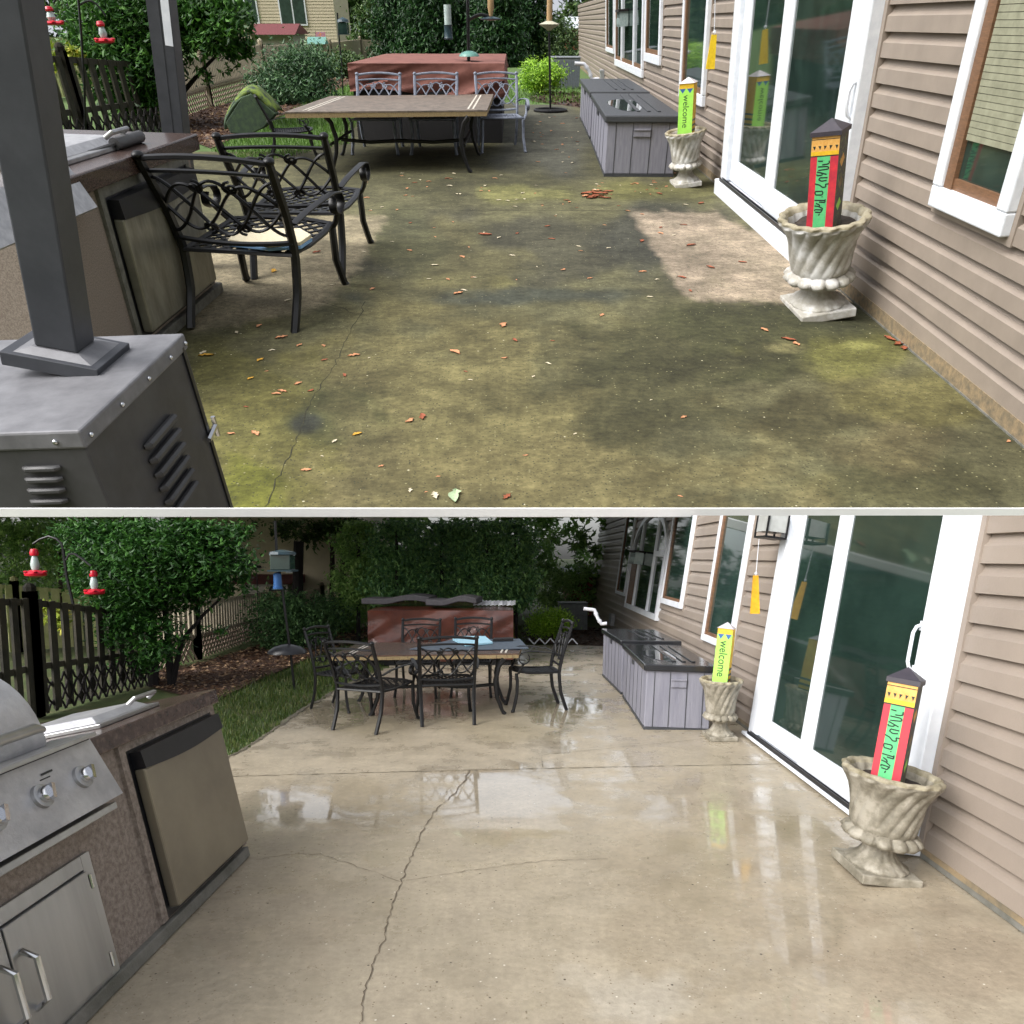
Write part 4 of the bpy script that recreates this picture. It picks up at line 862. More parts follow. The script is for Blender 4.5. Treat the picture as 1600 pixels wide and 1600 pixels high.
# grill: a thing standing in the island
xr = WBi.uv(176, 1212, .12)[0]; zt_g = WBi.uv(128, 1160, .12)[1]; zb_g = WBi.uv(170, 1215, .12)[1]
gr_ = thing('gas_grill', 'stainless steel gas grill with raised rounded hood built into the island', 'grill', LB, WBi.O + WBi.R @ Vector((xr, 0, hBi)), R=WBi.R)
gL = 1.3
hgt = hBi
def gz(z): return z - hgt
pn = MB(); pn.add([(0, .06, .0), (gL, .06, .0), (gL, .14, -.25), (0, .14, -.25), (0, .012, .0), (gL, .012, .0), (gL, .012, -.27), (0, .012, -.27)], [(0, 1, 2, 3)[::-1], (4, 7, 6, 5)[::-1], (0, 4, 5, 1), (3, 2, 6, 7), (0, 3, 7, 4), (1, 5, 6, 2)])
pan = pn.build('control_panel', M['dsteel'], gr_, bev=.006)
MB().bb(0, gL, .055, .10, .012, .03).bb(-.0, gL, -.1, .055, .012, .03).build('front_rail', M['steel'], gr_, bev=.004)
MB().bb(.0, gL, .0, .06, .001, .011).build('heat_gap', M['black'], gr_)
MB().bb(.02, gL, .012, .12, -.31, -.28).build('drip_tray', M['steel'], gr_, bev=.004)
for k, (kx, kz) in enumerate([(.17, -.125), (.42, -.125), (.67, -.125), (.92, -.125)]):
    yk = .06 + .08 * (-kz / .25); nrm = Vector((0, .25, .08)).normalized(); c0 = Vector((kx, yk, kz)); xa = Vector((1, 0, 0)); za = xa.cross(nrm)
    Rm = Matrix((xa, za, nrm)).transposed().to_4x4()
    kb = MB(); kb.lathe([(.048, 0), (.046, .014), (.036, .018)], 28); kn = kb.build('knob_bezel', M['steel'], pan, smooth=True); kn.matrix_local = Matrix.Translation(c0) @ Rm
    k2 = MB(); k2.lathe([(.032, .018), (.031, .04), (.026, .046)], 28); k2.box((0, 0, .05), (.016, .06, .022), .5); k3 = k2.build('knob', M['chrome'], pan, smooth=True); k3.matrix_local = Matrix.Translation(c0) @ Rm
vt = MB()
for q in (0, .02): vt.bar((.30 + q, .0815, -.052 - q), (.36 + q, .0815, -.052 - q), .004, .008)
vt.build('vent_slot', M['black'], pan)
hd = MB(); prof = [(-.02, .03)]; 
for i in range(13):
    a = PI * .0 + PI * .62 * i / 12; prof.append((-.30 + .29 * math.cos(a) * 1.0, .05 + .35 * math.sin(a)))
prof += [(-.55, .03)]
x_0, x_1 = .16, gL
o_ = len(prof); vs = [(x_0, y, z) for y, z in prof] + [(x_1, y, z) for y, z in prof]
hd.add(vs, [tuple(range(o_)), tuple(range(2 * o_ - 1, o_ - 1, -1))] + [(i, o_ + i, o_ + (i + 1) % o_, (i + 1) % o_) for i in range(o_)])
hood = hd.build('hood', M['dsteel'], gr_, smooth=True)
MB().tube([(.3, .09, .11), (.36, .10, .125), (1.2, .10, .125)], [.012, .022, .022], 10).tube([(.42, .0, .10), (.42, .10, .125)], .01, 6).build('handle', M['steel'], hood, smooth=True)
# side burner cover on the counter
def burner(lv, wf, u, hc, xa, xb, D0, D1, label, hpts):
    root = thing('side_burner', label, 'side burner', lv, wf.O + wf.R @ Vector((xa, 0, hc)), R=wf.R)
    MB().bb(0, xb - xa, -D1, -D0, .001, .022 * u).build('base_tray', M['steel'], root, bev=.004 * u)
    mb = MB(); e = .04 * u; mb.add([(e, -D1 + e, .023 * u), (xb - xa - e, -D1 + e, .023 * u), (xb - xa - e, -D0 - e, .023 * u), (e, -D0 - e, .023 * u), (2 * e, -D1 + 2 * e, .055 * u), (xb - xa - 2 * e, -D1 + 2 * e, .055 * u), (xb - xa - 2 * e, -D0 - 2 * e, .055 * u), (2 * e, -D0 - 2 * e, .055 * u)], [(4, 5, 6, 7), (0, 1, 5, 4), (1, 2, 6, 5), (2, 3, 7, 6), (3, 0, 4, 7)])
    mb.build('cover', M['dsteel'], root, bev=.004 * u)
    MB().tube([(.06 * u, -D0 - .02 * u, .06 * u), (.06 * u, -D0 + .02 * u, .085 * u), (.26 * u, -D0 + .02 * u, .085 * u), (.26 * u, -D0 - .02 * u, .06 * u)], .012 * u, 8).build('handle', M['steel'], root, smooth=True)
    return root
burner(LB, WBi, 1, hBi, .30, .86, .1, .62, 'steel side burner cover with handle on the wet counter', None)
# upper island
WAi = WallFrame(LA, (120, 650), (340, 457), math.radians(-1.5), -1)
hAi = WAi.uv(306, 205)[1]
fx0 = WAi.uv(282, 240)[0]; fx1 = WAi.uv(163, 330)[0]
islA = island(LA, WAi, U, WAi.L, 1.5 * U, hAi, 'dry stucco barbecue island with mini fridge behind the chairs', False, False, (fx0, fx1, .08 * U, hAi - .135 * U), M['fridgea'])
MB().bb(fx0 + .12 * U, fx0 + .24 * U, .0715 * U, .074 * U, hAi - .36 * U, hAi - .345 * U).build('nameplate', M['steel'], islA)
burner(LA, WAi, U, hAi, .55 * U, 1.5 * U, .10 * U, .7 * U, 'white steel side burner cover on the dry counter', None)
rp = thing('burner_handle', 'loose grey handle lying on the dry granite counter', 'handle', LA, WAi.O + WAi.R @ Vector((.42 * U, -.1 * U, hAi)), R=WAi.R)
MB().tube([(0, 0, .03 * U), (.35 * U, 0, .03 * U)], .03 * U, 10).tube([(.35 * U, 0, .03 * U), (.62 * U, -.05 * U, .012 * U)], .01 * U, 6).build('rod', M['cab'], rp, smooth=True)
wx, wz = WAi.uv(146, 300, .1 * U)
wr = thing('steel_panel', 'slanted steel grill side panel beside the dark post', 'panel', LA, WAi.O + WAi.R @ Vector((wx, 0, wz)), R=WAi.R)
mb = MB(); q_ = .1 * U; mb.add([(0, .02 * U, q_), (.9 * U, .02 * U, q_), (.9 * U, .10 * U, -q_ * .6), (0, .10 * U, -q_ * .6), (0, .005 * U, q_ * .9), (.9 * U, .005 * U, q_ * .9), (.9 * U, .085 * U, -q_ * .7), (0, .085 * U, -q_ * .7)], [(3, 2, 1, 0), (4, 5, 6, 7), (0, 1, 5, 4), (2, 3, 7, 6), (0, 4, 7, 3), (1, 2, 6, 5)])
mb.build('plate', M['dsteel'], wr)
# ------------------------------------------------------------------ cabinet and posts of the gazebo
zc_ = .86 * U
CP = [LA.z(147, 671, zc_), LA.z(303, 521, zc_)]
xr_, y0_, y1_ = CP[0].x, CP[0].y, CP[1].y
cb = thing('metal_cabinet', 'dark grey louvred metal cabinet under the thick post', 'cabinet', LA, (xr_, y0_, 0))
ca = math.atan2(CP[1].x - CP[0].x, CP[1].y - CP[0].y)
Dc = (CP[1] - CP[0]).length; cb.matrix_world = LA.M @ Matrix.Translation((xr_, y0_, 0)) @ Matrix.Rotation(math.radians(-2), 4, 'Y')
Wc = 1.6 * K
sh = math.tan(ca)
def sheared(x, y, z): return (x + y * sh, y, z)
mb = MB(); mb.prism([(-Wc, 0), (0, 0), (Dc * math.sin(ca), Dc * math.cos(ca)), (-Wc + Dc * math.sin(ca), Dc * math.cos(ca))], 0, zc_ - .08 * K); body = mb.build('body', M['cab'], cb, bev=.01 * K)
Y_ = Dc * math.cos(ca); e = .012 * K
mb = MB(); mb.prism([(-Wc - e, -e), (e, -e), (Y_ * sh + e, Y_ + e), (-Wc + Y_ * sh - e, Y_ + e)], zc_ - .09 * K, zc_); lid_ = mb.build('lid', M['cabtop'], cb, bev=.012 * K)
rd = Vector((math.sin(ca), math.cos(ca), 0)); rn = Vector((math.cos(ca), -math.sin(ca), 0))
sc_ = MB()
for q in (.04, .3, .56, .8, .98): p = rd * (Dc * q) + rn * (.018 * K) + Vector((0, 0, zc_ - .05 * K)); sc_.ball(p, .014 * K)
for q in (.12, .45): sc_.ball((-q * K, -.014 * K, zc_ - .05 * K), .014 * K)
sc_.build('screw', M['chrome'], lid_, smooth=True)
for k in range(6):
    z = zc_ - (.32 + k * .085) * K; a_ = rd * (Dc * .36) + rn * (.006 * K) + Vector((0, 0, z)); b_ = rd * (Dc * .66) + rn * (.006 * K) + Vector((0, 0, z))
    MB().tube([a_, a_ * .96 + b_ * .04 + rn * (.02 * K), a_ * .04 + b_ * .96 + rn * (.02 * K), b_], [.012 * K, .024 * K, .024 * K, .012 * K], 8).build('louvre', M['cab'], body, smooth=True)
    A0 = LA.at(59 + k * 3, 727 + k * 17, y0_); B0_ = LA.at(117 + k * 3, 727 + k * 17, y0_); a_ = Vector((A0.x - xr_, -.006 * K, A0.z)); b_ = Vector((B0_.x - xr_, -.006 * K, A0.z)); MB().tube([a_, a_ + Vector((.02, -.014, 0)) * K, b_ - Vector((.02, .014, 0)) * K, b_], [.01 * K, .016 * K, .016 * K, .01 * K], 8).build('louvre', M['cab'], body, smooth=True)
MB().bar(rd * (Dc * .955) + rn * (.004 * K) + Vector((0, 0, 0)), rd * (Dc * .955) + rn * (.004 * K) + Vector((0, 0, zc_ - .1)), .016 * K, .03 * K).build('door_seam', M['black'], body)
lt_ = rd * (Dc * .9) + rn * (.03 * K) + Vector((0, 0, zc_ - .62 * K)); MB().tube([lt_, lt_ + (rd * .16 + Vector((0, 0, .03))) * K], .018 * K, 6).tube([lt_ + (rd * .16 + Vector((0, 0, -.04))) * K, lt_ + (rd * .16 + Vector((0, 0, .09))) * K], .016 * K, 6).build('latch', M['chrome'], cb)
CUTA.append(cb)
def pxw(lv, P, n): return n * (P - lv.eye).dot(lv.fw) / F
B0 = LA.z(104, 556, zc_ + .03 * K)
pst = thing('gazebo_post', 'thick dark grey square post standing on the louvred cabinet', 'post', LA, (B0.x, B0.y, zc_ + .001))
T0 = LA.at(12, 10, B0.y + .0); lnp = math.atan2(T0.x - B0.x, T0.z - zc_)
pst.matrix_world = LA.M @ Matrix.Translation((B0.x, B0.y, zc_ + .001)) @ Matrix.Rotation(lnp, 4, 'Y')
pw = pxw(LA, B0, 62)
MB().bb(-pw * 1.15, pw * 1.1, -pw * .9, pw * 1.1, 0, .07 * K).build('base_flange', M['post'], pst, bev=.006)
MB().add([(-pw * .9, -pw * .75, .0705 * K), (pw * .9, -pw * .75, .0705 * K), (pw * .9, pw * .95, .0705 * K), (-pw * .9, pw * .95, .0705 * K), (-pw * .55, -pw * .55, .1 * K), (pw * .55, -pw * .55, .1 * K), (pw * .55, pw * .55, .1 * K), (-pw * .55, pw * .55, .1 * K)], [(0, 1, 5, 4), (1, 2, 6, 5), (2, 3, 7, 6), (3, 0, 4, 7), (4, 5, 6, 7)]).build('collar', M['cabtop'], pst)
Hp = 4.6 * K
mb = MB(); mb.box((0, 0, Hp * .17 + .1 * K), (pw, pw, Hp * .34), math.radians(0)); mb.build('lower_shaft', M['post'], pst, bev=.01 * K)
mb = MB(); mb.box((0, 0, Hp * .34 + .105 * K + Hp * .33), (pw * .92, pw * .92, Hp * .66)); mb.build('upper_shaft', M['post'], pst, bev=.01 * K)
MB().bb(-pw * .2, pw * .47, -pw * .475, -pw * .461, Hp * .34 + .12 * K, Hp * .34 + .2 * K).build('rust_stain', M['rust'], pst)
P2 = LA.g(300, 418); T2 = LA.at(250, -20, P2.y)
p2 = thing('gazebo_post', 'dark grey post with a white sticker rising behind the island', 'post', LA, P2); ln2 = math.atan2(T2.x - P2.x, T2.z)
p2.matrix_world = LA.M @ Matrix.Translation(P2) @ Matrix.Rotation(ln2, 4, 'Y')
w2 = pxw(LA, LA.at(265, 100, P2.y), 34); H2 = T2.z / math.cos(ln2)
MB().box((0, 0, H2 / 2), (w2, w2, H2)).build('shaft', M['post'], p2, bev=.01 * K)
zst = LA.at(264, 34, P2.y - w2 / 2).z; MB().bb(w2 * .12, w2 * .47, -w2 * .5 - .004, -w2 * .5 - .0005, zst - .25 * K, zst + .35 * K).build('sticker', M['white'], p2)
MB().bb(-w2 * .5 - .0, w2 * .03, -w2 * .5 - .012, -w2 * .5 - .0005, .2, H2 * .97).build('cover_strip', M['post'], p2)
# ------------------------------------------------------------------ covered spa and its things
def spa(lv, fl, fr, topfl, back, label, m, u, skirt, base=True):
    a, b_ = lv.g(*fl), lv.g(*fr); h = lv.at(topfl[0], topfl[1], a.y).z; yb_ = lv.z(back[0], back[1], h).y
    c = Vector(((a.x + b_.x) / 2, (a.y + yb_) / 2, 0)); W_ = b_.x - a.x; Dp = yb_ - a.y
    root = thing('covered_spa', label, 'spa', lv, c)
    if base: 
        mb = MB(); mb.bb(-W_ / 2 + .04 * u, W_ / 2 - .04 * u, -Dp / 2 + .04 * u, Dp / 2 - .04 * u, 0, h * .8); mb.build('wicker_base', M['wicker'], root)
    # cover: a wrapped cloth with folds and sagging hem
    nx, nz_ = 60, 16; per = []
    for i in range(nx + 1): per.append((-W_ / 2 + W_ * i / nx, -Dp / 2, 0))
    for i in range(1, 13): per.append((W_ / 2, -Dp / 2 + Dp * i / 12, 1))
    for i in range(1, nx + 1): per.append((W_ / 2 - W_ * i / nx, Dp / 2, 2))
    for i in range(1, 12): per.append((-W_ / 2, Dp / 2 - Dp * i / 12, 3))
    vs = []; n = len(per)
    for k in range(nz_ + 1):
        for i, (x, y, sd_) in enumerate(per):
            f_ = x / W_ + .5; hem = skirt(f_) * h; z = h - (h - hem) * k / nz_
            nn = mnoise.fractal(Vector((x * 2.6 / u + y * 1.7 / u + k * .2, z * 1.6 / u, y / u * .5)), 1, 2, 3)
            nn += .5 * math.sin((x * 2.2 + y * 1.3) / u + 2.0 * math.sin(z * 1.3 / u)) * (1 if k else 0); q = .085 * u * nn * (k / nz_) ** .6 + .012 * u * (k / nz_)
            dx = q if sd_ == 1 else -q if sd_ == 3 else 0; dy = -q if sd_ == 0 else q if sd_ == 2 else 0
            vs.append((x + dx, y + dy, z - (.0 if k else 0)))
    fs = [(k * n + i, (k + 1) * n + i, (k + 1) * n + (i + 1) % n, k * n + (i + 1) % n) for k in range(nz_) for i in range(n)]
    mb = MB(); mb.add(vs, fs)
    gx, gy = 30, 10; tv = []
    for j in range(gy + 1):
        for i in range(gx + 1):
            x = -W_ / 2 + W_ * i / gx; y = -Dp / 2 + Dp * j / gy; ed = min(i, gx - i, 3) / 3 * min(j, gy - j, 2) / 2
            tv.append((x, y, h + ed * (.02 + .018 * mnoise.noise(Vector((x * 1.2, y * 1.5, 2)))) * u))
    mb.add(tv, [(j * (gx + 1) + i, j * (gx + 1) + i + 1, (j + 1) * (gx + 1) + i + 1, (j + 1) * (gx + 1) + i) for j in range(gy) for i in range(gx)])
    mb.build('cover', m, root, smooth=True)
    return root, c, W_, Dp, h
spa(LA, (556, 224), (789, 221), (564, 99), (590, 84), 'dark wicker spa under a faded brown cover behind the stained table', M['coverA'], U, lambda f: .66 - .10 * f + .05 * math.sin(f * 7))
rB, cB_, W_, Dp, hS = spa(LB, (576, 1040), (802, 1040), (571, 954), (590, 938), 'spa wrapped in a glossy wet brown cover behind the wet table', M['coverB'], 1, lambda f: .1 + .03 * math.sin(f * 9))
def lounge(cx, w_, label, yy):
    P = LB.z(cx, yy, hS + .05); root = thing('lounger_cushion', label, 'cushion', LB, (P.x, P.y, hS + .03), group='grey cushions lying on the wet spa cover')
    ww = pxw(LB, P, w_); th = .1; n = 20; dd = .62
    vs = []
    for i in range(n + 1):
        f_ = i / n; x = -ww / 2 + ww * f_; tt = max(0, min(1, (f_ - .3) / .4)); z = .01 + .03 * (1 - f_) + .08 * tt * tt * (3 - 2 * tt) - .03 * max(0, f_ - .8) / .2
        for y in (-dd / 2, dd / 2): vs += [(x + (.08 if y > 0 else 0), y, z), (x + (.08 if y > 0 else 0), y, z + th)]
    fs = []
    for i in range(n):
        o = 4 * i; fs += [(o, o + 4, o + 5, o + 1), (o + 2, o + 3, o + 7, o + 6), (o + 1, o + 5, o + 7, o + 3), (o, o + 2, o + 6, o + 4)]
    fs += [(0, 1, 3, 2), (4 * n, 4 * n + 2, 4 * n + 3, 4 * n + 1)]
    MB().add(vs, fs).build('pad', M['cush'], root, smooth=True, bev=.015)
lounge(622, 104, 'larger grey lounger cushion with a raised end on the spa cover', 944); lounge(707, 78, 'smaller grey lounger cushion lying on the spa cover', 946)
P = LB.z(773, 946, hS + .03); tr = thing('folded_trellis', 'folded pale expanding trellis lying on the wet spa cover', 'trellis', LB, (P.x, P.y, hS + .04))
ww = pxw(LB, P, 64)
mb = MB()
for r_ in range(4):
    for k in range(10):
        x = -ww / 2 + ww * k / 10; y = -.25 + r_ * .17; mb.bar((x, y, .01 + .01 * r_), (x + ww / 10, y + (.06 if k % 2 else -.06), .03 + .01 * r_), .02, .012)
mb.build('slats', M['white'], tr)
P = LB.g(880, 1006); zz_ = thing('edging_strip', 'white zigzag edging strip lying at the far edge of the wet patio', 'edging', LB, (P.x, P.y, .0))
mb = MB()
for k in range(9): 
    a = LB.g(826 + k * 8.5, 1008) - P; b_ = LB.g(826 + (k + 1) * 8.5, 1008) - P; z1, z2 = (.02, .14) if k % 2 else (.14, .02); mb.bar((a.x, a.y, z1), (b_.x, b_.y, z2), .02, .025)
mb.build('strip', M['white'], zz_)
# green cushions over the chair back
P = LA.at(405, 175, LA.g(452, 243).y - .3 * K)
gc = thing('draped_cushion', 'green mossy folded cushions draped over the chair back by the table', 'cushion', LA, (P.x, P.y, P.z))
Yc = P.y
def drape(pts_front, pts_back, dy, m, nm):
    A_ = [LA.at(x, y, Yc) - P for x, y in pts_front]; B_ = [LA.at(x, y, Yc + dy) - P for x, y in pts_back]; n = len(A_); mb = MB(); vs = []; R_ = 10
    for j in range(R_ + 1):
        t = j / R_
        for i in range(n):
            q = A_[i].lerp(B_[i], t); q.z += .12 * math.sin(PI * t) ; vs.append(q + Vector((0, -.06 * mnoise.noise(q * 2), .05 * mnoise.noise(q * 1.5))))
    mb.add(vs, [(j * n + i, j * n + i + 1, (j + 1) * n + i + 1, (j + 1) * n + i) for j in range(R_) for i in range(n - 1)])
    o = mb.build(nm, m, gc, smooth=True, auto=False); md = o.modifiers.new('s', 'SOLIDIFY'); md.thickness = .14 * K; md.offset = 0
    md = o.modifiers.new('u', 'SUBSURF'); md.levels = 1; md.render_levels = 1
drape([(353, 190), (357, 178), (365, 165), (378, 150), (390, 142), (402, 148), (415, 162), (430, 178)], [(362, 180), (368, 168), (376, 155), (386, 143), (398, 134), (412, 142), (426, 158), (444, 175)], 1.2 * K, M['gcush'], 'top_cushion')
drape([(352, 205), (354, 192), (360, 178), (372, 162), (384, 152), (396, 160), (408, 176), (420, 196)], [(353, 196), (357, 182), (365, 168), (378, 155), (390, 148), (402, 158), (415, 170), (430, 186)], .25 * K, M['gcushd'], 'under_cushion')
mb = MB(); a_ = [LA.at(x, y, Yc - .05) - P for x, y in [(352, 192), (378, 152), (392, 146), (431, 178), (412, 200), (395, 208), (378, 210), (360, 208)]]; n = len(a_)
mb.add(a_ + [q + Vector((0, .5 * K, 0)) for q in a_], [tuple(range(n))[::-1], tuple(range(n, 2 * n))] + [(i, (i + 1) % n, n + (i + 1) % n, n + i) for i in range(n)]); mb.build('hanging_flap', M['gcushd'], gc, bev=.05)
# ------------------------------------------------------------------ plants
def leafcloud(blobs, n, size, seed, clump=.35, drop=0.0, flat=.5, ratio=2.2, cr=None):
    """many small leaves gathered in clumps through ellipsoids; blobs = [(centre, radii)]"""
    rnd = random.Random(seed); mb = MB(); tot = sum(r[0] * r[1] * r[2] for _, r in blobs) or 1
    V, Fc = mb.v, mb.f
    for c, r in blobs:
        k = int(n * (r[0] * r[1] * r[2]) / tot); nc = max(4, k // 42); cs = []
        for _ in range(nc):
            while True:
                q = Vector([rnd.gauss(0, 1) for _ in range(3)]); 
                if q.length > .01: break
            q.normalize(); q *= rnd.uniform(.45, 1.0) ** .6; cs.append(Vector((c[0] + q.x * r[0], c[1] + q.y * r[1], c[2] + q.z * r[2])))
        sg = clump * min(r) if cr is None else cr
        for i in range(k):
            cc = cs[rnd.randrange(nc)]; p = cc + Vector((rnd.gauss(0, sg), rnd.gauss(0, sg), rnd.gauss(0, sg * .7)))
            s_ = size * rnd.uniform(.6, 1.35); t = Vector((rnd.uniform(-1, 1), rnd.uniform(-1, 1), rnd.uniform(-1, .5) - drop)).normalized()
            u_ = t.cross(Vector((rnd.uniform(-.6, .6), rnd.uniform(-.6, .6), 1))); 
            if u_.length < .05: continue
            u_.normalize(); o = len(V)
            nr = t.cross(u_) * (s_ * .12)
            V.extend([tuple(p), tuple(p + t * s_ * .45 + u_ * s_ / ratio * .5 + nr), tuple(p + t * s_), tuple(p + t * s_ * .45 - u_ * s_ / ratio * .5 + nr)])
            Fc.append((o, o + 1, o + 2, o + 3)); mb.m.append(0)
    return mb
def plant(lv, name, label, cat, base, blobs, n, size, lm, seed, trunks=(), group=None, barkm='bark', clump=.35, drop=0, cutramp=False, crown='crown', ratio=2.2):
    """base px on the ground; blobs [(cx px, cy px, rx px, rz px, depth ratio, extra Y)] measured at the base's distance"""
    P = lv.g(*base); root = thing(name, label, cat, lv, P, group=group); B_ = []
    for (cx, cy, rx, rz_, dr, ey) in blobs:
        C = lv.at(cx, cy, P.y + ey); s = (C - lv.eye).dot(lv.fw) / F; B_.append((C - P, (rx * s, rx * s * dr, rz_ * s / (math.cos(lv.ph)))))
    s = (P - lv.eye).dot(lv.fw) / F
    lc = leafcloud(B_, n, size * s, seed, clump, drop, ratio=ratio); keepf = []
    if lc.v:
        # nothing below the ground, nothing through the terrace slab
        V2 = []; F2 = []
        Mi = LA.M.inverted() if lv is LB else None
        for i in range(0, len(lc.v), 4):
            q = lc.v[i]
            if q[2] < .02: continue
            if Mi is not None:
                ql = Mi @ (Vector(q) + P)
                if (ql.z > -.5 and ql.y > EY - 1) or (lv.px(Vector(q) + P)[1] < 812): continue
            o = len(V2); V2 += lc.v[i:i + 4]; F2.append((o, o + 1, o + 2, o + 3))
        lc.v = V2; lc.f = F2; lc.m = [0] * len(F2)
        lc.build(crown, LM[lm], root)
    if trunks:
        for tr_ in trunks:
            pts = []; rs = []
            for (x, y, wd_, ey) in tr_:
                Q = lv.at(x, y, P.y + ey) - P; 
                if lv is LB:
                    ql = LA.M.inverted() @ (Q + P)
                    if pts and ((ql.z > -.3 and ql.y > EY - 1) or y < 806): continue
                pts.append(Q); rs.append(wd_ * s / 2)
            if len(pts) > 1:
                pts2 = [pts[0]]; rs2 = [rs[0]]; rnd = random.Random(seed)
                for i in range(1, len(pts)):
                    for k in (1, 2, 3):
                        t = k / 3; q = pts[i - 1].lerp(pts[i], t); 
                        if k < 3: q += Vector((rnd.uniform(-1, 1), rnd.uniform(-1, 1), 0)) * rs[i] * .25
                        pts2.append(q); rs2.append(rs[i - 1] + (rs[i] - rs[i - 1]) * t)
                MB().tube(pts2, rs2, 8).build('trunk', M[barkm], root, smooth=True)
    return root
gt = 'trees behind the patio'
# --- upper terrace planting
plant(LA, 'leafy_tree', 'leafy green tree growing behind the dry counter', 'tree', (250, 196), [(210, 40, 95, 46, .8, 0), (330, 30, 55, 30, .8, -2), (190, 105, 50, 40, .8, -3), (235, 110, 40, 34, .7, -3), (300, 5, 90, 30, .8, 1), (350, 60, 34, 18, .7, -2), (180, 145, 44, 22, .6, -3), (378, 78, 18, 12, .6, -2), (310, 118, 18, 10, .5, -2), (355, 108, 14, 8, .5, -2), (215, 160, 30, 20, .6, -3)], 26000, 10, 'tree', 11, clump=.28,
      trunks=[[(242, 196, 14, 0), (240, 150, 12, 0), (236, 90, 9, 0), (240, 20, 6, 0)], [(258, 190, 8, 0), (285, 145, 7, 0), (320, 105, 5, 0), (350, 75, 3, 0)], [(262, 192, 9, 1), (262, 120, 8, 1), (280, 40, 5, 1)]], barkm='barkd')
plant(LA, 'round_shrub', 'large grey green shrub behind the cushion covered chair', 'shrub', (470, 158), [(465, 118, 52, 28, .9, 0), (422, 134, 30, 22, .9, -2), (490, 100, 30, 18, .9, 2), (460, 142, 46, 16, .9, -3)], 9000, 6.5, 'shrub', 12)
plant(LA, 'round_shrub', 'smaller loose green shrub beside the covered spa', 'shrub', (535, 122), [(535, 106, 26, 14, .9, 0), (550, 100, 16, 12, .9, 2)], 3400, 6, 'mid', 13)
plant(LA, 'lime_shrub', 'bright lime green rounded shrub before the condenser', 'shrub', (848, 148), [(848, 118, 30, 15, .9, 0), (830, 118, 16, 16, .9, -1), (868, 117, 16, 11, .9, 0)], 4200, 4.5, 'lime', 14, trunks=[[(845, 148, 4, 0), (848, 120, 3, 0)]])
plant(LA, 'round_shrub', 'dull olive shrub behind the seed feeder', 'shrub', (868, 100), [(868, 72, 34, 24, .9, 0), (880, 60, 22, 18, .9, 2)], 2600, 6, 'mid', 15)
ev = [(620, 100, 44), (668, 102, 52), (722, 100, 50), (775, 104, 46), (820, 100, 40), (590, 96, 34)]
for i, (x, y, r) in enumerate(ev):
    lab = ['dark evergreen tree behind the left part of the faded spa cover', 'dark evergreen tree behind the hanging seed tube', 'dark evergreen tree behind the tall feeder hook', 'dark evergreen tree behind the right end of the faded cover', 'dark evergreen tree left of the lime shrub', 'lighter evergreen tree by the far end of the fence'][i]
    plant(LA, 'evergreen_tree', lab, 'tree', (x, y), [(x, 62, r, 34, .6, 0), (x, 20, r * .9, 36, .6, 0), (x + 8, -15, r * .7, 30, .6, 0), (x, 88, r * .9, 16, .6, 0)], 7500, 7, 'dark' if i < 5 else 'mid', 20 + i, trunks=[[(x, y, 7, 0), (x, 0, 5, 0)]], group=gt, barkm='barkd', drop=.3)
plant(LA, 'loose_bush', 'yellow green leafy sprig by the end of the privacy fence', 'bush', (608, 86), [(606, 57, 16, 12, .7, -4)], 500, 7, 'lime', 30)
def tallt(lv, x, y, w_, lab, seed, top, lm='mid', hb=(), barkm='barkd'):
    return plant(lv, 'tall_tree', lab, 'tree', (x, y), list(hb), 1500 if hb else 0, 10, lm, seed, trunks=[[(x, y, w_, 0), (x + 1, (y + top) / 2, w_ * .9, 0), (x, top, w_ * .8, 0)]], group=gt, barkm=barkm)
tallt(LA, 478, 76, 12, 'thick dark tree trunk in front of the neighbour house', 41, -60, hb=[(478, -25, 60, 22, .8, 0)])
tallt(LA, 525, 72, 8, 'slender brown trunk beside the pair of trunks, nearer the house', 42, -60, hb=[(520, 30, 26, 16, .8, 0), (530, -20, 40, 20, .8, 0)], barkm='bark')
tallt(LA, 543, 72, 9, 'slender brown trunk, right of the pair beyond the fence', 43, -60, hb=[(545, 20, 10, 16, .8, 0), (550, -20, 40, 20, .8, 0)], barkm='bark')
# --- lower planting
plant(LB, 'leafy_tree', 'big shadowy leafy tree overhanging the wet counter', 'tree', (258, 1072), [(240, 890, 105, 60, .8, 0), (330, 870, 62, 50, .8, 0), (190, 960, 50, 50, .7, -.4), (235, 1000, 50, 36, .7, -.4), (300, 830, 100, 34, .8, .4), (365, 905, 36, 24, .6, -.2), (140, 880, 30, 60, .8, 0), (180, 830, 90, 34, .8, .5), (205, 1040, 36, 18, .6, 0), (335, 985, 22, 12, .5, 0)], 32000, 10, 'treeB', 51, clump=.28,
      trunks=[[(240, 1072, 16, 0), (238, 1010, 13, 0), (236, 930, 10, 0), (250, 830, 6, 0)], [(268, 1072, 12, 0), (262, 990, 10, 0), (255, 930, 8, 0)], [(270, 1066, 10, 0), (285, 1000, 7, 0), (318, 960, 5, 0), (345, 935, 3, 0)]], barkm='barkd')
plant(LB, 'round_shrub', 'dark green shrub behind the chairs on the lawn side', 'shrub', (460, 1012), [(455, 975, 52, 46, .9, 0), (500, 965, 42, 30, .9, .5), (420, 1000, 28, 24, .9, -.3), (440, 940, 34, 18, .9, 0)], 9500, 6.5, 'shrubB', 52)
plant(LB, 'round_shrub', 'loose green shrub beside the wet brown cover', 'shrub', (545, 988), [(545, 958, 34, 24, .9, 0), (530, 975, 26, 14, .9, 0)], 3800, 5.5, 'midB', 53)
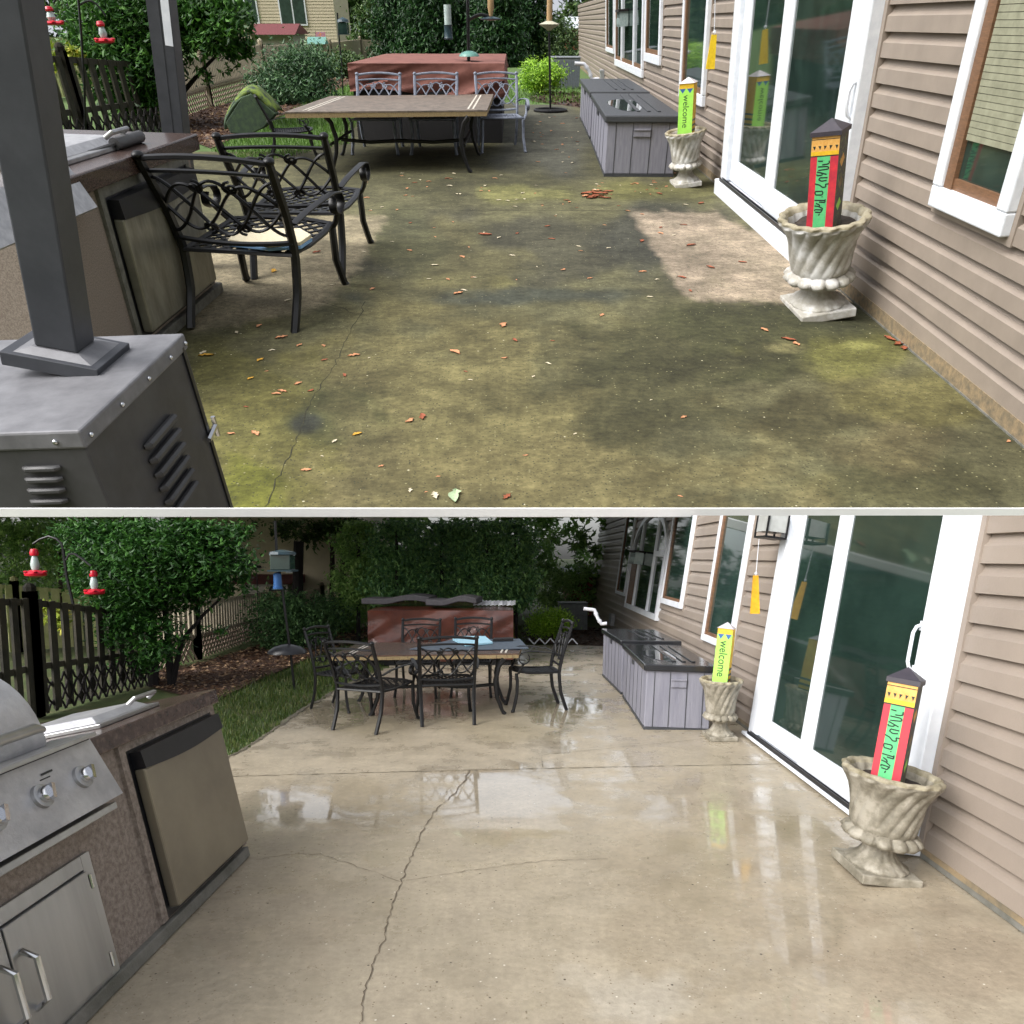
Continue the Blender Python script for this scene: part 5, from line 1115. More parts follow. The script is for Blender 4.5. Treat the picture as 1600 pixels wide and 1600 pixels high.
plant(LB, 'lime_shrub', 'bright green rounded shrub behind the profile chair', 'shrub', (862, 1000), [(862, 972, 34, 18, .9, 0), (845, 974, 20, 20, .9, 0)], 4600, 4.5, 'lime', 54, trunks=[[(862, 1000, 4, 0), (862, 975, 3, 0)]])
plant(LB, 'round_shrub', 'dull olive shrub left of the weathered condenser', 'shrub', (875, 965), [(875, 925, 40, 30, .9, 0), (890, 905, 22, 18, .9, 0)], 3600, 5, 'midB', 55)
evb = [(620, 1012, 50), (690, 1008, 56), (760, 1011, 54), (806, 1007, 36), (560, 1005, 40)]
for i, (x, y, r) in enumerate(evb):
    lab = ['dark evergreen tree behind the larger grey cushion', 'dark evergreen tree behind the smaller grey cushion', 'dark evergreen tree behind the hanging stone feeder', 'dark evergreen tree left of the pale neighbour roof', 'lighter evergreen tree beside the twin trunks'][i]
    plant(LB, 'evergreen_tree', lab, 'tree', (x, y), [(x, 900, r, 40, .6, 0), (x, 850, r * .85, 40, .6, 0), (x + 6, 808, r * .6, 30, .6, 0), (x, 935, r * .9, 16, .6, 0), (x, 750, r * .5, 36, .6, 0)], 8000, 7.5, 'darkB' if i < 4 else 'midB', 60 + i, trunks=[[(x, y, 7, 0), (x, 830, 5, 0)]], group=gt, barkm='barkd', drop=.3)
tallt(LB, 466, 992, 17, 'thick dark tree trunk beside the feeder pole', 71, 700, hb=[(430, 815, 60, 22, .8, 0), (470, 790, 60, 22, .8, 0)])
tallt(LB, 518, 988, 8, 'slender trunk nearest the thick one by the fence', 72, 700, hb=[(500, 835, 26, 20, .8, 0), (530, 800, 40, 24, .8, 0)], barkm='bark')
tallt(LB, 535, 988, 9, 'slender trunk on the right beyond the grey fence', 73, 700, hb=[(560, 850, 30, 30, .8, 0), (560, 800, 50, 24, .8, 0)], barkm='bark')
plant(LB, 'autumn_tree', 'brownish leafed tree behind the red hummingbird feeders', 'tree', (95, 1010), [(100, 850, 46, 44, .8, 0), (50, 880, 50, 60, .8, 0), (60, 820, 60, 30, .8, 0)], 6000, 8, 'midB', 74, trunks=[[(95, 1010, 8, 0), (95, 850, 5, 0)]])
plant(LB, 'loose_bush', 'yellowish leafy branch in front of the dark pickets', 'bush', (80, 1075), [(78, 955, 20, 12, .7, -.5), (92, 968, 16, 10, .7, -.5)], 260, 12, 'yel', 75, trunks=[[(90, 1075, 3, 0), (84, 960, 2, -.5)]])
plant(LA, 'loose_bush', 'light green leafy branch in front of the upper pickets', 'bush', (110, 205), [(95, 96, 22, 14, .7, -1), (110, 85, 18, 10, .7, -1)], 380, 13, 'yel', 76, trunks=[[(112, 205, 3, 0), (100, 98, 2, -1)]])
# distant woods, ground level masses
def woods(lv, ypx, x0, x1, h, n, size, seed, label, lm):
    Y = lv.g(800, ypx).y; rnd = random.Random(seed); mb = MB(); a = lv.at(x0, ypx, Y).x; b_ = lv.at(x1, ypx, Y).x
    bl = []; k = 26
    for i in range(k):
        x = a + (b_ - a) * (i + .5) / k; r = (b_ - a) / k * rnd.uniform(.8, 1.1); hh = h * rnd.uniform(.65, 1.1); bl.append(((x, Y + rnd.uniform(-3, 3), hh * .5), (r, r * .5, hh * .55)))
    mb = leafcloud(bl, n, size, seed, .3); vs = []; fs = []
    for i in range(0, len(mb.v), 4):
        if mb.v[i][2] < 0: continue
        o = len(vs); vs += mb.v[i:i + 4]; fs.append((o, o + 1, o + 2, o + 3))
    mb.v = vs; mb.f = fs; mb.m = [0] * len(fs)
    o = mb.build('distant_woods', LM[lm], None, M=lv.M); o['label'] = label; o['kind'] = 'stuff'
woods(LA, 68, -300, 1100, 17 * K, 30000, 1.5 * K, 81, 'far green woodland closing the view beyond the stained patio', 'mid')
woods(LB, 960, -300, 1000, 5.0, 26000, .3, 82, 'far green woodland closing the view beyond the wet patio', 'midB')
# mulch beds
def chipscatter(lv, poly, n, spx, name, label, m, seed, z=.02, flat=True, blade=False):
    rnd = random.Random(seed); xs_ = [p[0] for p in poly]; ys_ = [p[1] for p in poly]; mb = MB(); c = 0; tries = 0
    while c < n and tries < n * 20:
        tries += 1; x, y = rnd.uniform(min(xs_), max(xs_)), rnd.uniform(min(ys_), max(ys_))
        if inpoly(x, y, poly) < 0: continue
        P = lv.g(x, y); s = spx * (P - lv.eye).dot(lv.fw) / F * rnd.uniform(.5, 1.3); a = rnd.uniform(0, 2 * PI); d = Vector((math.cos(a), math.sin(a), 0)); c += 1
        if blade:
            t = Vector((rnd.uniform(-.5, .5), rnd.uniform(-.5, .5), 1)) * s; q = d * s * .1; P = P + Vector((0, 0, -.03)); mb.add([P - q, P + q, P + t], [(0, 1, 2)])
        else:
            e = Vector((-d.y, d.x, 0)) * s * .35; d = d * s * .6; hz = rnd.uniform(0, s * .5); o_ = Vector((0, 0, z))
            mb.add([P - d + o_, P + e + o_ + Vector((0, 0, hz)), P + d + o_ + Vector((0, 0, hz * .3)), P - e + o_], [(0, 1, 2, 3)])
    o = mb.build(name, m, None, M=lv.M); o['label'] = label; o['kind'] = 'stuff'; return o
lmchip = leafmat('mulch_chips', (60, 42, 34), (96, 70, 54), (170, 142, 112))
lmdark = leafmat('dark_mulch', (34, 24, 22), (54, 38, 32), (92, 70, 56))
bedA = [(285, 215), (330, 232), (420, 190), (545, 132), (575, 120), (540, 116), (420, 145), (330, 168), (285, 182)]
polysheet(LA, bedA, .01, 'ground_bed', 'mulch bed along the beige fence on the upper side', M['mulch'])
chipscatter(LA, bedA, 2600, 6, 'bark_chips', 'pale bark chips and leaves in the upper fence bed', lmchip, 91)
bedA2 = [(826, 152), (850, 143), (906, 146), (906, 168), (830, 158)]
polysheet(LA, bedA2, .01, 'ground_bed', 'dark mulch patch in front of the condenser', M['mulch']); chipscatter(LA, bedA2, 700, 5, 'bark_chips', 'dark bark chips under the lime shrub', lmdark, 92)
bedB = [(240, 1075), (330, 1098), (400, 1065), (480, 1030), (600, 990), (620, 975), (560, 975), (400, 1010), (300, 1040), (240, 1050)]
polysheet(LB, bedB, .005, 'ground_bed', 'mulch bed under the shrubs beside the muddy lawn', M['mulch'])
chipscatter(LB, bedB, 3200, 6, 'bark_chips', 'wet bark chips and leaves in the lower fence bed', lmchip, 93)
bedB2 = [(815, 990), (900, 975), (945, 985), (945, 1010), (820, 1004)]
polysheet(LB, bedB2, .005, 'ground_bed', 'dark wet mulch in front of the weathered condenser', M['mulch']); chipscatter(LB, bedB2, 700, 5, 'bark_chips', 'dark wet chips under the green shrub', lmdark, 94)
chipscatter(LA, [(380, 260), (545, 225), (560, 190), (555, 130), (330, 235)], 7000, 7, 'grass', 'short bright grass blades of the upper lawn', LM['grass'], 95, blade=True)
chipscatter(LA, [(785, 162), (905, 162), (905, 110), (785, 120)], 2500, 6, 'grass', 'grass blades beyond the far end of the stained patio', LM['grass'], 96, blade=True)
chipscatter(LB, [(320, 1095), (345, 1190), (404, 1156), (475, 1106), (560, 1062), (640, 1020), (640, 990), (560, 1000), (480, 1033)], 9000, 9, 'grass', 'short muddy grass blades beside the wet patio', LM['grassB'], 97, blade=True)
chipscatter(LB, [(800, 1004), (880, 1000), (880, 965), (800, 980)], 900, 7, 'grass', 'grass blades beyond the spa on the lower side', LM['grassB'], 98, blade=True)
ribbon(LB, [(345, 1190), (380, 1171), (404, 1157), (475, 1107), (518, 1083), (560, 1062)], 9, 'ground_kerb', 'muddy dirt line along the lawn edge of the wet patio', M['kerb'], z=.006, jag=2, seed=12)
# ------------------------------------------------------------------ fences
def fence(lv, pts, tops, label, cat, m, board, gap, style, name='fence', m2=None, u=1):
    P = [lv.g(*p) for p in pts]; T = [lv.at(t[0], t[1], q.y).z for t, q in zip(tops, P)]
    root = thing(name, label, cat, lv, P[0]); mb = MB(); po = []; rl = MB(); la = MB()
    for i in range(len(P) - 1):
        a, b_ = P[i] - P[0], P[i + 1] - P[0]; L_ = (b_ - a).length; d = (b_ - a).normalized(); n = int(L_ / (board + gap)); nn = Vector((-d.y, d.x, 0))
        for k in range(n):
            t = (k + .5) / n; q = a.lerp(b_, t); h = T[i] + (T[i + 1] - T[i]) * t
            z0 = h * .42 if style == 'lattice' else .03
            mb.bar(q + Vector((0, 0, z0)), q + Vector((0, 0, h)), board, .03 * u, up=nn)
        rl.bar(a + Vector((0, 0, T[i] * .97)) + nn * .03 * u, b_ + Vector((0, 0, T[i + 1] * .97)) + nn * .03 * u, .05 * u, .07 * u); rl.bar(a + Vector((0, 0, T[i] * .42)) + nn * .03 * u, b_ + Vector((0, 0, T[i + 1] * .42)) + nn * .03 * u, .05 * u, .07 * u)
        if style == 'lattice':
            st_ = .16 * u; k = 0
            while k * st_ < L_:
                for s in (1, -1):
                    x0 = k * st_; x1 = x0 + s * T[i] * .4
                    if 0 <= x1 <= L_: la.bar(a + d * x0 + nn * (.01 * s * u), a + d * x1 + Vector((0, 0, T[i] * .4)) + nn * (.01 * s * u), .035 * u, .012 * u, up=nn)
                k += 1
        for q, h in ((a, T[i]), (b_, T[i + 1])): po.append((q, h))
    mb.build('board_panel', m, root); rl.build('rail', m, root)
    if la.v: la.build('lattice_panel', M['lattice'], root)
    for q, h in po[::1]:
        MB().bar(q, q + Vector((0, 0, h * 1.06)), .11 * u, .11 * u).ball(q + Vector((0, 0, h * 1.08)), .07 * u).build('post', m, root)
    return root
fence(LA, [(255, 196), (330, 168), (418, 138)], [(255, 105), (330, 88), (418, 70)], 'beige picket fence with lattice foot behind the leafy tree', 'fence', M['fence'], .1 * U, .05 * U, 'lattice', u=U)
fence(LA, [(418, 138), (520, 108), (566, 98), (612, 97)], [(418, 72), (520, 67), (566, 62), (612, 65)], 'solid grey beige privacy fence behind the shrubs', 'fence', M['fence'], .16 * U, .006 * U, 'solid', u=U)
fence(LA, [(40, 262), (140, 232), (265, 196)], [(40, 84), (140, 88), (265, 100)], 'dark mossy picket fence behind the dry counter', 'fence', M['picket'], .15 * U, .16 * U, 'p', u=U)
fence(LB, [(240, 1050), (310, 1030), (420, 990)], [(240, 950), (310, 942), (420, 925)], 'beige picket fence with lattice foot behind the shadowy tree', 'fence', M['fence'], .1, .05, 'lattice')
fence(LB, [(420, 995), (505, 985), (560, 980), (600, 980)], [(420, 936), (505, 919), (560, 915), (600, 918)], 'solid grey fence behind the dark shrub on the lower side', 'fence', M['fence'], .16, .006, 'solid')
fence(LB, [(-60, 1170), (60, 1120), (240, 1060)], [(-60, 935), (60, 935), (240, 960)], 'dark mossy picket fence behind the steel hood', 'fence', M['picket'], .12, .11, 'p')
fence(LB, [(-60, 1030), (30, 1020), (150, 1010)], [(-60, 910), (30, 914), (150, 925)], 'yellowish board fence beyond the dark pickets', 'fence', M['picketl'], .14, .03, 'p')
fence(LA, [(40, 160), (150, 146)], [(40, 56), (150, 60)], 'pale mossy board fence beyond the upper dark pickets', 'fence', M['picketl'], .14 * U, .04 * U, 'p', u=U)
def zigzag(lv, p0, p1, hpx, label, m, u, rows=2):
    a, b_ = lv.g(*p0), lv.g(*p1); root = thing('expanding_trellis', label, 'trellis', lv, a); d = b_ - a; h = a.y and (lv.at(p0[0], p0[1] - hpx, a.y).z); mb = MB(); n = 16
    for r_ in range(rows):
        for k in range(n):
            q0 = d * (k / n); q1 = d * ((k + 1) / n); z0 = h * r_ / rows; z1 = h * (r_ + 1) / rows
            for s in (0, 1):
                A_ = q0 + Vector((0, .01 * s, z0 if s else z1)); B_ = q1 + Vector((0, .01 * s, z1 if s else z0)); M_ = (A_ + B_) / 2; mb.tube([A_, A_.lerp(B_, .3) + Vector((0, 0, (.02 if s else -.02) * u)), A_.lerp(B_, .7) - Vector((0, 0, (.02 if s else -.02) * u)), B_], .014 * u, 5)
    mb.build('slats', m, root)
zigzag(LA, (88, 246), (255, 212), 52, 'dark wavy trellis in front of the mossy pickets behind the dry counter', M['barkd'], U)
zigzag(LB, (60, 1118), (250, 1066), 60, 'dark wavy trellis in front of the pickets behind the wet counter', M['barkd'], 1)
# ------------------------------------------------------------------ buildings beyond
def nhouse(lv, base, xr, topy, label, wins, u, m, yb_=None):
    a = lv.g(*base); b_ = lv.at(xr, base[1], a.y); h = lv.at(base[0], topy, a.y).z; W_ = b_.x - a.x
    root = thing('neighbour_house', label, 'house', lv, a); D_ = 5 * u
    mb = MB(); c = .14 * u; z = 0
    while z < h: mb.add([(0, -.02 * u, z), (W_, -.02 * u, z), (W_, 0, z + c), (0, 0, z + c)], [(0, 1, 2, 3)]); z += c
    mb.bb(0, W_, .01, D_, 0, z); mb.build('wall', m, root)
    rf = MB(); rf.add([(-.3 * u, -.4 * u, z), (W_ + .3 * u, -.4 * u, z), (W_ + .3 * u, D_ / 2, z + 1.6 * u), (-.3 * u, D_ / 2, z + 1.6 * u), (-.3 * u, D_ + .4 * u, z), (W_ + .3 * u, D_ + .4 * u, z)], [(0, 1, 2, 3), (3, 2, 5, 4), (0, 3, 4), (1, 5, 2)]); rf.build('roof', M['wroof'], root)
    for (x0, y0, x1, y1) in wins:
        A_ = lv.at(x0, y1, a.y) - a; B_ = lv.at(x1, y0, a.y) - a; t = .08 * u
        f = MB(); f.bb(A_.x, B_.x, -.08 * u, -.025 * u, A_.z, B_.z); f = f.build('window', M['white'], root); mx_ = (A_.x + B_.x) / 2
        g = MB(); g.bb(A_.x + t, mx_ - t / 2, -.09 * u, -.081 * u, A_.z + t, B_.z - t).bb(mx_ + t / 2, B_.x - t, -.09 * u, -.081 * u, A_.z + t, B_.z - t); g.build('pane', M['glassg'], f)
    return root
nhouse(LA, (330, 84), 530, -90, 'cream sided neighbour house behind the upper fence', [(368, -10, 399, 37), (440, -10, 475, 40)], U, M['nsid'])
nhouse(LB, (300, 985), 560, 790, 'cream sided neighbour house behind the thick trunk', [(358, 855, 382, 893), (448, 865, 462, 895)], 1, M['nsid'])
def shed(lv, base, xr, eave, ridge, label, mw, mr, u, fascia=True):
    a = lv.g(*base); b_ = lv.at(xr, base[1], a.y); he = lv.at(base[0], eave, a.y).z; hr = lv.at(base[0], ridge, a.y).z; W_ = b_.x - a.x; D_ = 3 * u
    root = thing('garden_shed', label, 'shed', lv, a)
    wl = MB().bb(0, W_, 0, D_, 0, he).build('wall', mw, root)
    rf = MB(); rf.add([(-.2 * u, -.3 * u, he), (W_ + .2 * u, -.3 * u, he), (W_ + .2 * u, 1.2 * u, hr), (-.2 * u, 1.2 * u, hr), (-.2 * u, D_ + .3 * u, he), (W_ + .2 * u, D_ + .3 * u, he), ], [(0, 1, 2, 3), (3, 2, 5, 4), (0, 3, 4), (1, 5, 2), (0, 4, 5, 1)]); rf.build('roof', mr, root)
shed(LA, (398, 90), 462, 54, 37, 'grey garden shed with maroon roof behind the upper fence', M['shedw'], M['nroof'], U)
shed(LB, (380, 990), 452, 912, 893, 'grey garden shed with maroon roof behind the bird feeder', M['shedw'], M['nroof'], 1)
shed(LA, (886, 78), 935, 44, 26, 'red boarded shed past the corner of the upper house', M['redfence'], M['wroof'], U)
shed(LB, (890, 962), 925, 898, 886, 'red boarded shed past the corner of the lower house', M['redfence'], M['wroof'], 1)
# ------------------------------------------------------------------ utilities on the house
def condenser(lv, bl, xr, top, label, m, u):
    a = lv.g(*bl); W_ = lv.at(xr, bl[1], a.y).x - a.x; h = lv.at(bl[0], top, a.y).z; root = thing('air_conditioner', label, 'air conditioner', lv, a)
    MB().bb(0, W_, 0, W_, 0, h * .96).build('casing', m, root, bev=.02 * u); MB().bb(-.02 * u, W_ + .02 * u, -.02 * u, W_ + .02 * u, h * .965, h).build('lid', m, root, bev=.02 * u)
    g = MB()
    for k in range(16): g.bb(W_ * (.05 + .9 * k / 15), W_ * (.05 + .9 * k / 15) + .02 * u, -.015 * u, -.001, h * .08, h * .9)
    g.build('louvre_panel', M['dusty'] if lv is LA else m, root)
condenser(LA, (861, 139), 905, 89, 'grey air conditioner standing behind the lime shrub', M['ac'], U)
condenser(LB, (874, 985), 918, 942, 'weathered air conditioner behind the wet storage boxes', M['acB'], 1)
def pipe(lv, pts, wpx, Y, label):
    P = [lv.at(x, y, Y) for x, y in pts]; root = thing('vent_pipe', label, 'pipe', lv, P[0]); r_ = pxw(lv, P[0], wpx) / 2
    Q = [P[0]]
    for a, b_, c in zip(P, P[1:], P[2:]): Q += [b_.lerp(a, .3), b_, b_.lerp(c, .3)]
    Q.append(P[-1]); MB().tube([q - P[0] for q in Q], r_, 10).build('tube', M['pvc'], root, smooth=True)
    for i in (1, 2): MB().tube([P[i].lerp(P[i + 1], .35) - P[0], P[i].lerp(P[i + 1], .6) - P[0]], r_ * 1.25, 10).build('coupling', M['pvc'], root, smooth=True)
pipe(LA, [(898, 99), (913, 100), (921, 112), (925, 124), (936, 124)], 5, LA.g(905, 180).y + 3, 'white plastic vent pipe bending above the dry far box')
pipe(LB, [(912, 951), (929, 953), (934, 966), (940, 975), (948, 974)], 5.5, LB.g(941, 1056).y + .5, 'white plastic vent pipe bending above the wet far box')
def ubox(lv, wf, px, py, w_, h_, label, u):
    x, z = wf.uv(px, py, .1 * u); d = (wf.O + wf.x * x + wf.z * z - lv.eye).dot(lv.fw) / F; root = thing('utility_box', label, 'utility box', lv, wf.O + wf.x * x + wf.z * z + wf.y * (.035 * u), R=wf.R)
    MB().bb(-w_ * d * 1.6, w_ * d * 1.6, 0, .1 * u, -h_ * d / 2, h_ * d / 2).build('casing', M['ebox'], root, bev=.01 * u); MB().bb(-w_ * d * 1.7, w_ * d * 1.7, .1 * u, .115 * u, h_ * d * .3, h_ * d * .5).build('cover', M['ebox'], root)
ubox(LA, WA, 940, 119, 6, 16, 'grey utility box on the siding above the dry boxes', U)
ubox(LB, WB, 955, 968, 7, 18, 'grey utility box on the siding above the wet boxes', 1)
def chime(lv, wf, top, topY, sail, wbot, label, m, u):
    xa, za = wf.uv(sail[0], sail[1], .3 * u); o = wf.O + wf.x * xa + wf.z * za + wf.y * (.3 * u); d = (o - lv.eye).dot(lv.fw) / F
    root = thing('wind_chime', label, 'wind chime', lv, o); hs_ = o.z - lv.at(sail[0], sail[2], o.y).z; wt, wb = 4 * d, wbot * d
    MB().prism([(0, 0)], 0, 0) if False else None
    mb = MB(); mb.add([(-wt, -.004 * u, 0), (wt, -.004 * u, 0), (wb * 1.05, -.004 * u, -hs_), (-wb * .85, -.004 * u, -hs_), (-wt, .012 * u, 0), (wt, .012 * u, 0), (wb * 1.05, .012 * u, -hs_), (-wb * .85, .012 * u, -hs_)], [(0, 3, 2, 1), (4, 5, 6, 7), (0, 1, 5, 4), (1, 2, 6, 5), (2, 3, 7, 6), (3, 0, 4, 7)]); mb.build('sail', m, root)
    T = lv.at(top[0], top[1], o.y) - o; MB().tube([(0, 0, 0), T], .004 * u, 5).build('cord', M['pvc'], root)
    MB().ball((0, 0, .02 * u), .014 * u).build('bead', M['white'], root)
    return root
chime(LA, WA, (1118, -25), 0, (1116, 54, 108), 7.5, 'yellow wind chime sail hanging against the upper siding', M['sail'], U)
CUTB.append(chime(LB, WB, (1186, 842), 0, (1181, 899, 959), 8, 'orange yellow wind chime sail hanging against the lower siding', M['sailB'], 1))
x, z = WB.uv(1206, 822, .25); o = WB.O + WB.x * x + WB.z * z + WB.y * .25
ln_ = thing('wall_lantern', 'frosted glass wall lantern in a dark frame above the wind chime', 'lantern', LB, o, R=WB.R); d = (o - LB.eye).dot(LB.fw) / F
MB().bb(-26 * d, 26 * d, -.09, .09, -10 * d, 40 * d).build('glass_shade', M['lampg'], ln_)
fb = MB()
for sx in (-1, 1):
    for sy in (-1, 1): fb.bb(sx * 27 * d - .008, sx * 27 * d + .008, sy * .094 - .008, sy * .094 + .008, -20 * d, 42 * d)
fb.bb(-28 * d, 28 * d, -.1, .1, -20 * d, -17 * d); fb.build('frame', M['iron'], ln_); MB().bb(-.02, .02, -.25, -.09, 0, .04).build('bracket', M['iron'], ln_); CUTB.append(ln_)
for (lv, wf, px, py, u, lab) in ((LB, WB, 998, 872, 1, 'small dark rimmed feeder stuck on the arched window'), (LA, WA, 976, 28, U, 'small dark rimmed feeder stuck on the upper wide window')):
    x, z = wf.uv(px, py, .1 * u); o = wf.O + wf.x * x + wf.z * z + wf.y * (.06 * u); d = (o - lv.eye).dot(lv.fw) / F
    r_ = thing('window_feeder', lab, 'bird feeder', lv, o, R=wf.R); MB().bb(-24 * d, 24 * d, 0, .18 * u, -10 * d, -7 * d).bb(-24 * d, 24 * d, .17 * u, .18 * u, -10 * d, 0).build('tray', M['clearpl'], r_); MB().bb(-26 * d, 26 * d, 0, .2 * u, 8 * d, 11 * d).build('roof', M['barkd'], r_); MB().bb(-24 * d, -21 * d, 0, .17 * u, -7 * d, 8 * d).bb(21 * d, 24 * d, 0, .17 * u, -7 * d, 8 * d).build('side', M['clearpl'], r_)
# ------------------------------------------------------------------ bird feeders
def hummer(lv, cx, ytop, ybot, w_, Y, label, grp):
    T = lv.at(cx, ytop, Y); B_ = lv.at(cx, ybot, Y); h = T.z - B_.z; s = pxw(lv, T, w_) / 2
    root = thing('hummingbird_feeder', label, 'bird feeder', lv, B_, group=grp)
    MB().lathe([(s * .5, 0), (s * .95, h * .06), (s, h * .14), (s * .8, h * .22), (s * .35, h * .26)], 20).build('nectar_dish', M['redpl'], root, smooth=True)
    fl = MB()
    for k in range(6): a = k * PI / 3; fl.ball((s * .92 * math.cos(a), s * .92 * math.sin(a), h * .2), s * .22, 8, .5)
    fl.build('flower_port', M['redpl'], root, smooth=True)
    MB().lathe([(s * .3, h * .27), (s * .42, h * .45), (s * .3, h * .66), (s * .22, h * .76)], 16).build('bottle', M['clearpl'], root, smooth=True)
    MB().lathe([(s * .36, h * .77), (s * .42, h * .86), (s * .3, h), (s * .05, h * 1.02)], 16).build('cap', M['redpl'], root, smooth=True)
    return root, T
def hookpole(lv, base, pts, wpx, label, hooks, ring=None, nm='feeder_pole', baffle=None, cat='pole'):
    P = lv.g(*base); root = thing(nm, label, cat, lv, P); r_ = pxw(lv, P, wpx) / 2
    Q = [lv.at(x, y, P.y) - P for x, y in pts]; MB().tube([Vector()] + Q, r_, 6).build('shaft', M['iron'], root, smooth=True)
    for hk in hooks:
        q = [lv.at(x, y, P.y) - P for x, y in hk]; MB().tube(q, r_ * .8, 6).build('hook', M['iron'], root, smooth=True)
    if ring:
        rr = pxw(lv, P, ring); MB().tube([(rr * math.cos(a), rr * 1.2 * math.sin(a), r_) for a in [i * PI / 14 for i in range(29)]], r_, 6).tube([(-rr, 0, r_), (rr, 0, r_)], r_ * .8, 5).tube([(0, -rr * 1.2, r_), (0, rr * 1.2, r_)], r_ * .8, 5).build('base_ring', M['iron'], root)
    if baffle:
        (bx, by, bw, bm) = baffle; q = lv.at(bx, by, P.y) - P; s = pxw(lv, P, bw); MB().lathe([(s, 0), (s * .96, s * .12), (s * .7, s * .3), (s * .3, s * .42), (s * .05, s * .45)], 24, q).build('baffle', M[bm], root, smooth=True)
    return root, P
def arc(x0, y0, x1, y1, up, n=8): return [(x0 + (x1 - x0) * i / n, y0 + (y1 - y0) * i / n - up * math.sin(PI * i / n)) for i in range(n + 1)]
gf, gh = 'bird feeders behind the patio', 'red hummingbird feeders'
# upper
_, P = hookpole(LA, (134, 236), [(132, 130), (126, 40), (120, -30)], 3.2, 'thin dark crook pole beside the upper hummingbird feeders', [arc(122, -5, 84, 5, 22), arc(124, 8, 165, 25, 14)])
hummer(LA, 84, 10, 40, 32, P.y, 'red hummingbird feeder nearest the thick post', gh); hummer(LA, 165, 33, 68, 30, P.y, 'red hummingbird feeder in front of the upper tree', gh)
_, P = hookpole(LA, (735, 218), [(733, 130), (731, 20), (730, -40)], 5, 'tall green feeder pole with teal baffle before the faded cover', [arc(732, 32, 770, 30, 8)], baffle=(733, 88, 15, 'teal'))
t_ = LA.at(701, 20, P.y); r_ = thing('tube_feeder', 'dark teal tube feeder hanging in front of the evergreens', 'bird feeder', LA, LA.at(701, 62, P.y), group=gf); h = t_.z - LA.at(701, 62, P.y).z; s = pxw(LA, t_, 7)
MB().lathe([(s * .9, 0), (s, h * .06), (s * .9, h * .1), (s * .9, h * .5), (s, h * .55)], 16).build('tray', M['feedblue'], r_, smooth=True); MB().lathe([(s * .8, h * .56), (s * .8, h * 1.3)], 16).build('tube', M['clearpl'], r_, smooth=True)
r_ = thing('dish_feeder', 'seed dish hanging from the hook of the tall green pole', 'bird feeder', LA, LA.at(767, 32, P.y), group=gf); s = pxw(LA, t_, 16)
MB().lathe([(s * .2, 0), (s, s * .06), (s * 1.05, s * .14), (s * .3, s * .3)], 20).build('dish', M['feedblue'], r_, smooth=True); MB().lathe([(s * .14, s * .3), (s * .3, s * .9), (s * .3, s * 1.6)], 14).build('seed_tube', M['seed'], r_, smooth=True)
_, P = hookpole(LA, (860, 174), [(859, 100), (858, 50)], 3.4, 'black feeder stand with ring base at the far end of the stained patio', [], ring=25)
r_ = thing('tower_feeder', 'pale tower feeder with wide dish on the ring based stand', 'bird feeder', LA, LA.at(858, 48, P.y), group=gf); s = pxw(LA, P, 15)
MB().lathe([(s * .15, 0), (s * .35, s * .15), (s * .9, s * .4), (s, s * .5), (s * .3, s * .75)], 20).build('dish', M['stone'], r_, smooth=True); MB().lathe([(s * .28, s * .76), (s * .28, s * 2.6), (s * .4, s * 2.7), (s * .05, s * 3.2)], 14).build('tower', M['seed'], r_, smooth=True)
_, P = hookpole(LA, (536, 148), [(534, 100), (529, 50), (527, 20)], 2.4, 'thin pole beside the loose shrub on the upper side', [arc(528, 36, 538, 34, 6)])
r_ = thing('box_feeder', 'small green glazed feeder in front of the slender trunks', 'bird feeder', LA, LA.at(538, 54, P.y), group=gf); s = pxw(LA, P, 7); MB().bb(-s, s, -s, s, s * .1, s * 2.1).build('seed_box', M['glassg'], r_, bev=s * .1); MB().lathe([(s * 1.3, s * 2.12), (s * 1.1, s * 2.5), (s * .1, s * 2.9)], 16).build('roof', M['feedblue'], r_); MB().bb(-s * 1.2, s * 1.2, -s * 1.2, s * 1.2, 0, s * .09).build('tray', M['feedblue'], r_)
def birdhouse(lv, base, ybot, w_, label, mr, u, pm='iron', wallm='board', yroof=10):
    P = lv.g(*base); B_ = lv.at(base[0], ybot, P.y); s = pxw(lv, P, w_) / 2; root = thing('birdhouse', label, 'birdhouse', lv, P)
    z = B_.z; MB().tube([(0, 0, 0), (0, 0, z)], s * .12, 6).build('stake', M[pm], root); MB().bb(-s * .72, s * .72, -s * .7, s * .7, z, z + s * .9).build('box', M[wallm], root)
    MB().add([(-s, -s, z + s * .85), (s, -s, z + s * .85), (s, 0, z + s * 1.45), (-s, 0, z + s * 1.45), (-s, s, z + s * .85), (s, s, z + s * .85)], [(0, 1, 2, 3), (3, 2, 5, 4), (0, 3, 4), (1, 5, 2), (0, 4, 5, 1)]).build('roof', M[mr], root)
birdhouse(LA, (504, 128), 84, 28, 'wooden birdhouse with teal roof above the large shrub', 'teal', U)
birdhouse(LA, (401, 118), 44, 14, 'tiny lantern shaped birdhouse before the maroon shed roof', 'barkd', U, wallm='stone')
birdhouse(LB, (437, 1010), 932, 22, 'wooden birdhouse with dark roof below the blue seed tube', 'barkd', 1)
birdhouse(LB, (405, 1000), 893, 13, 'tiny lantern shaped birdhouse before the neighbour siding', 'barkd', 1, wallm='stone')
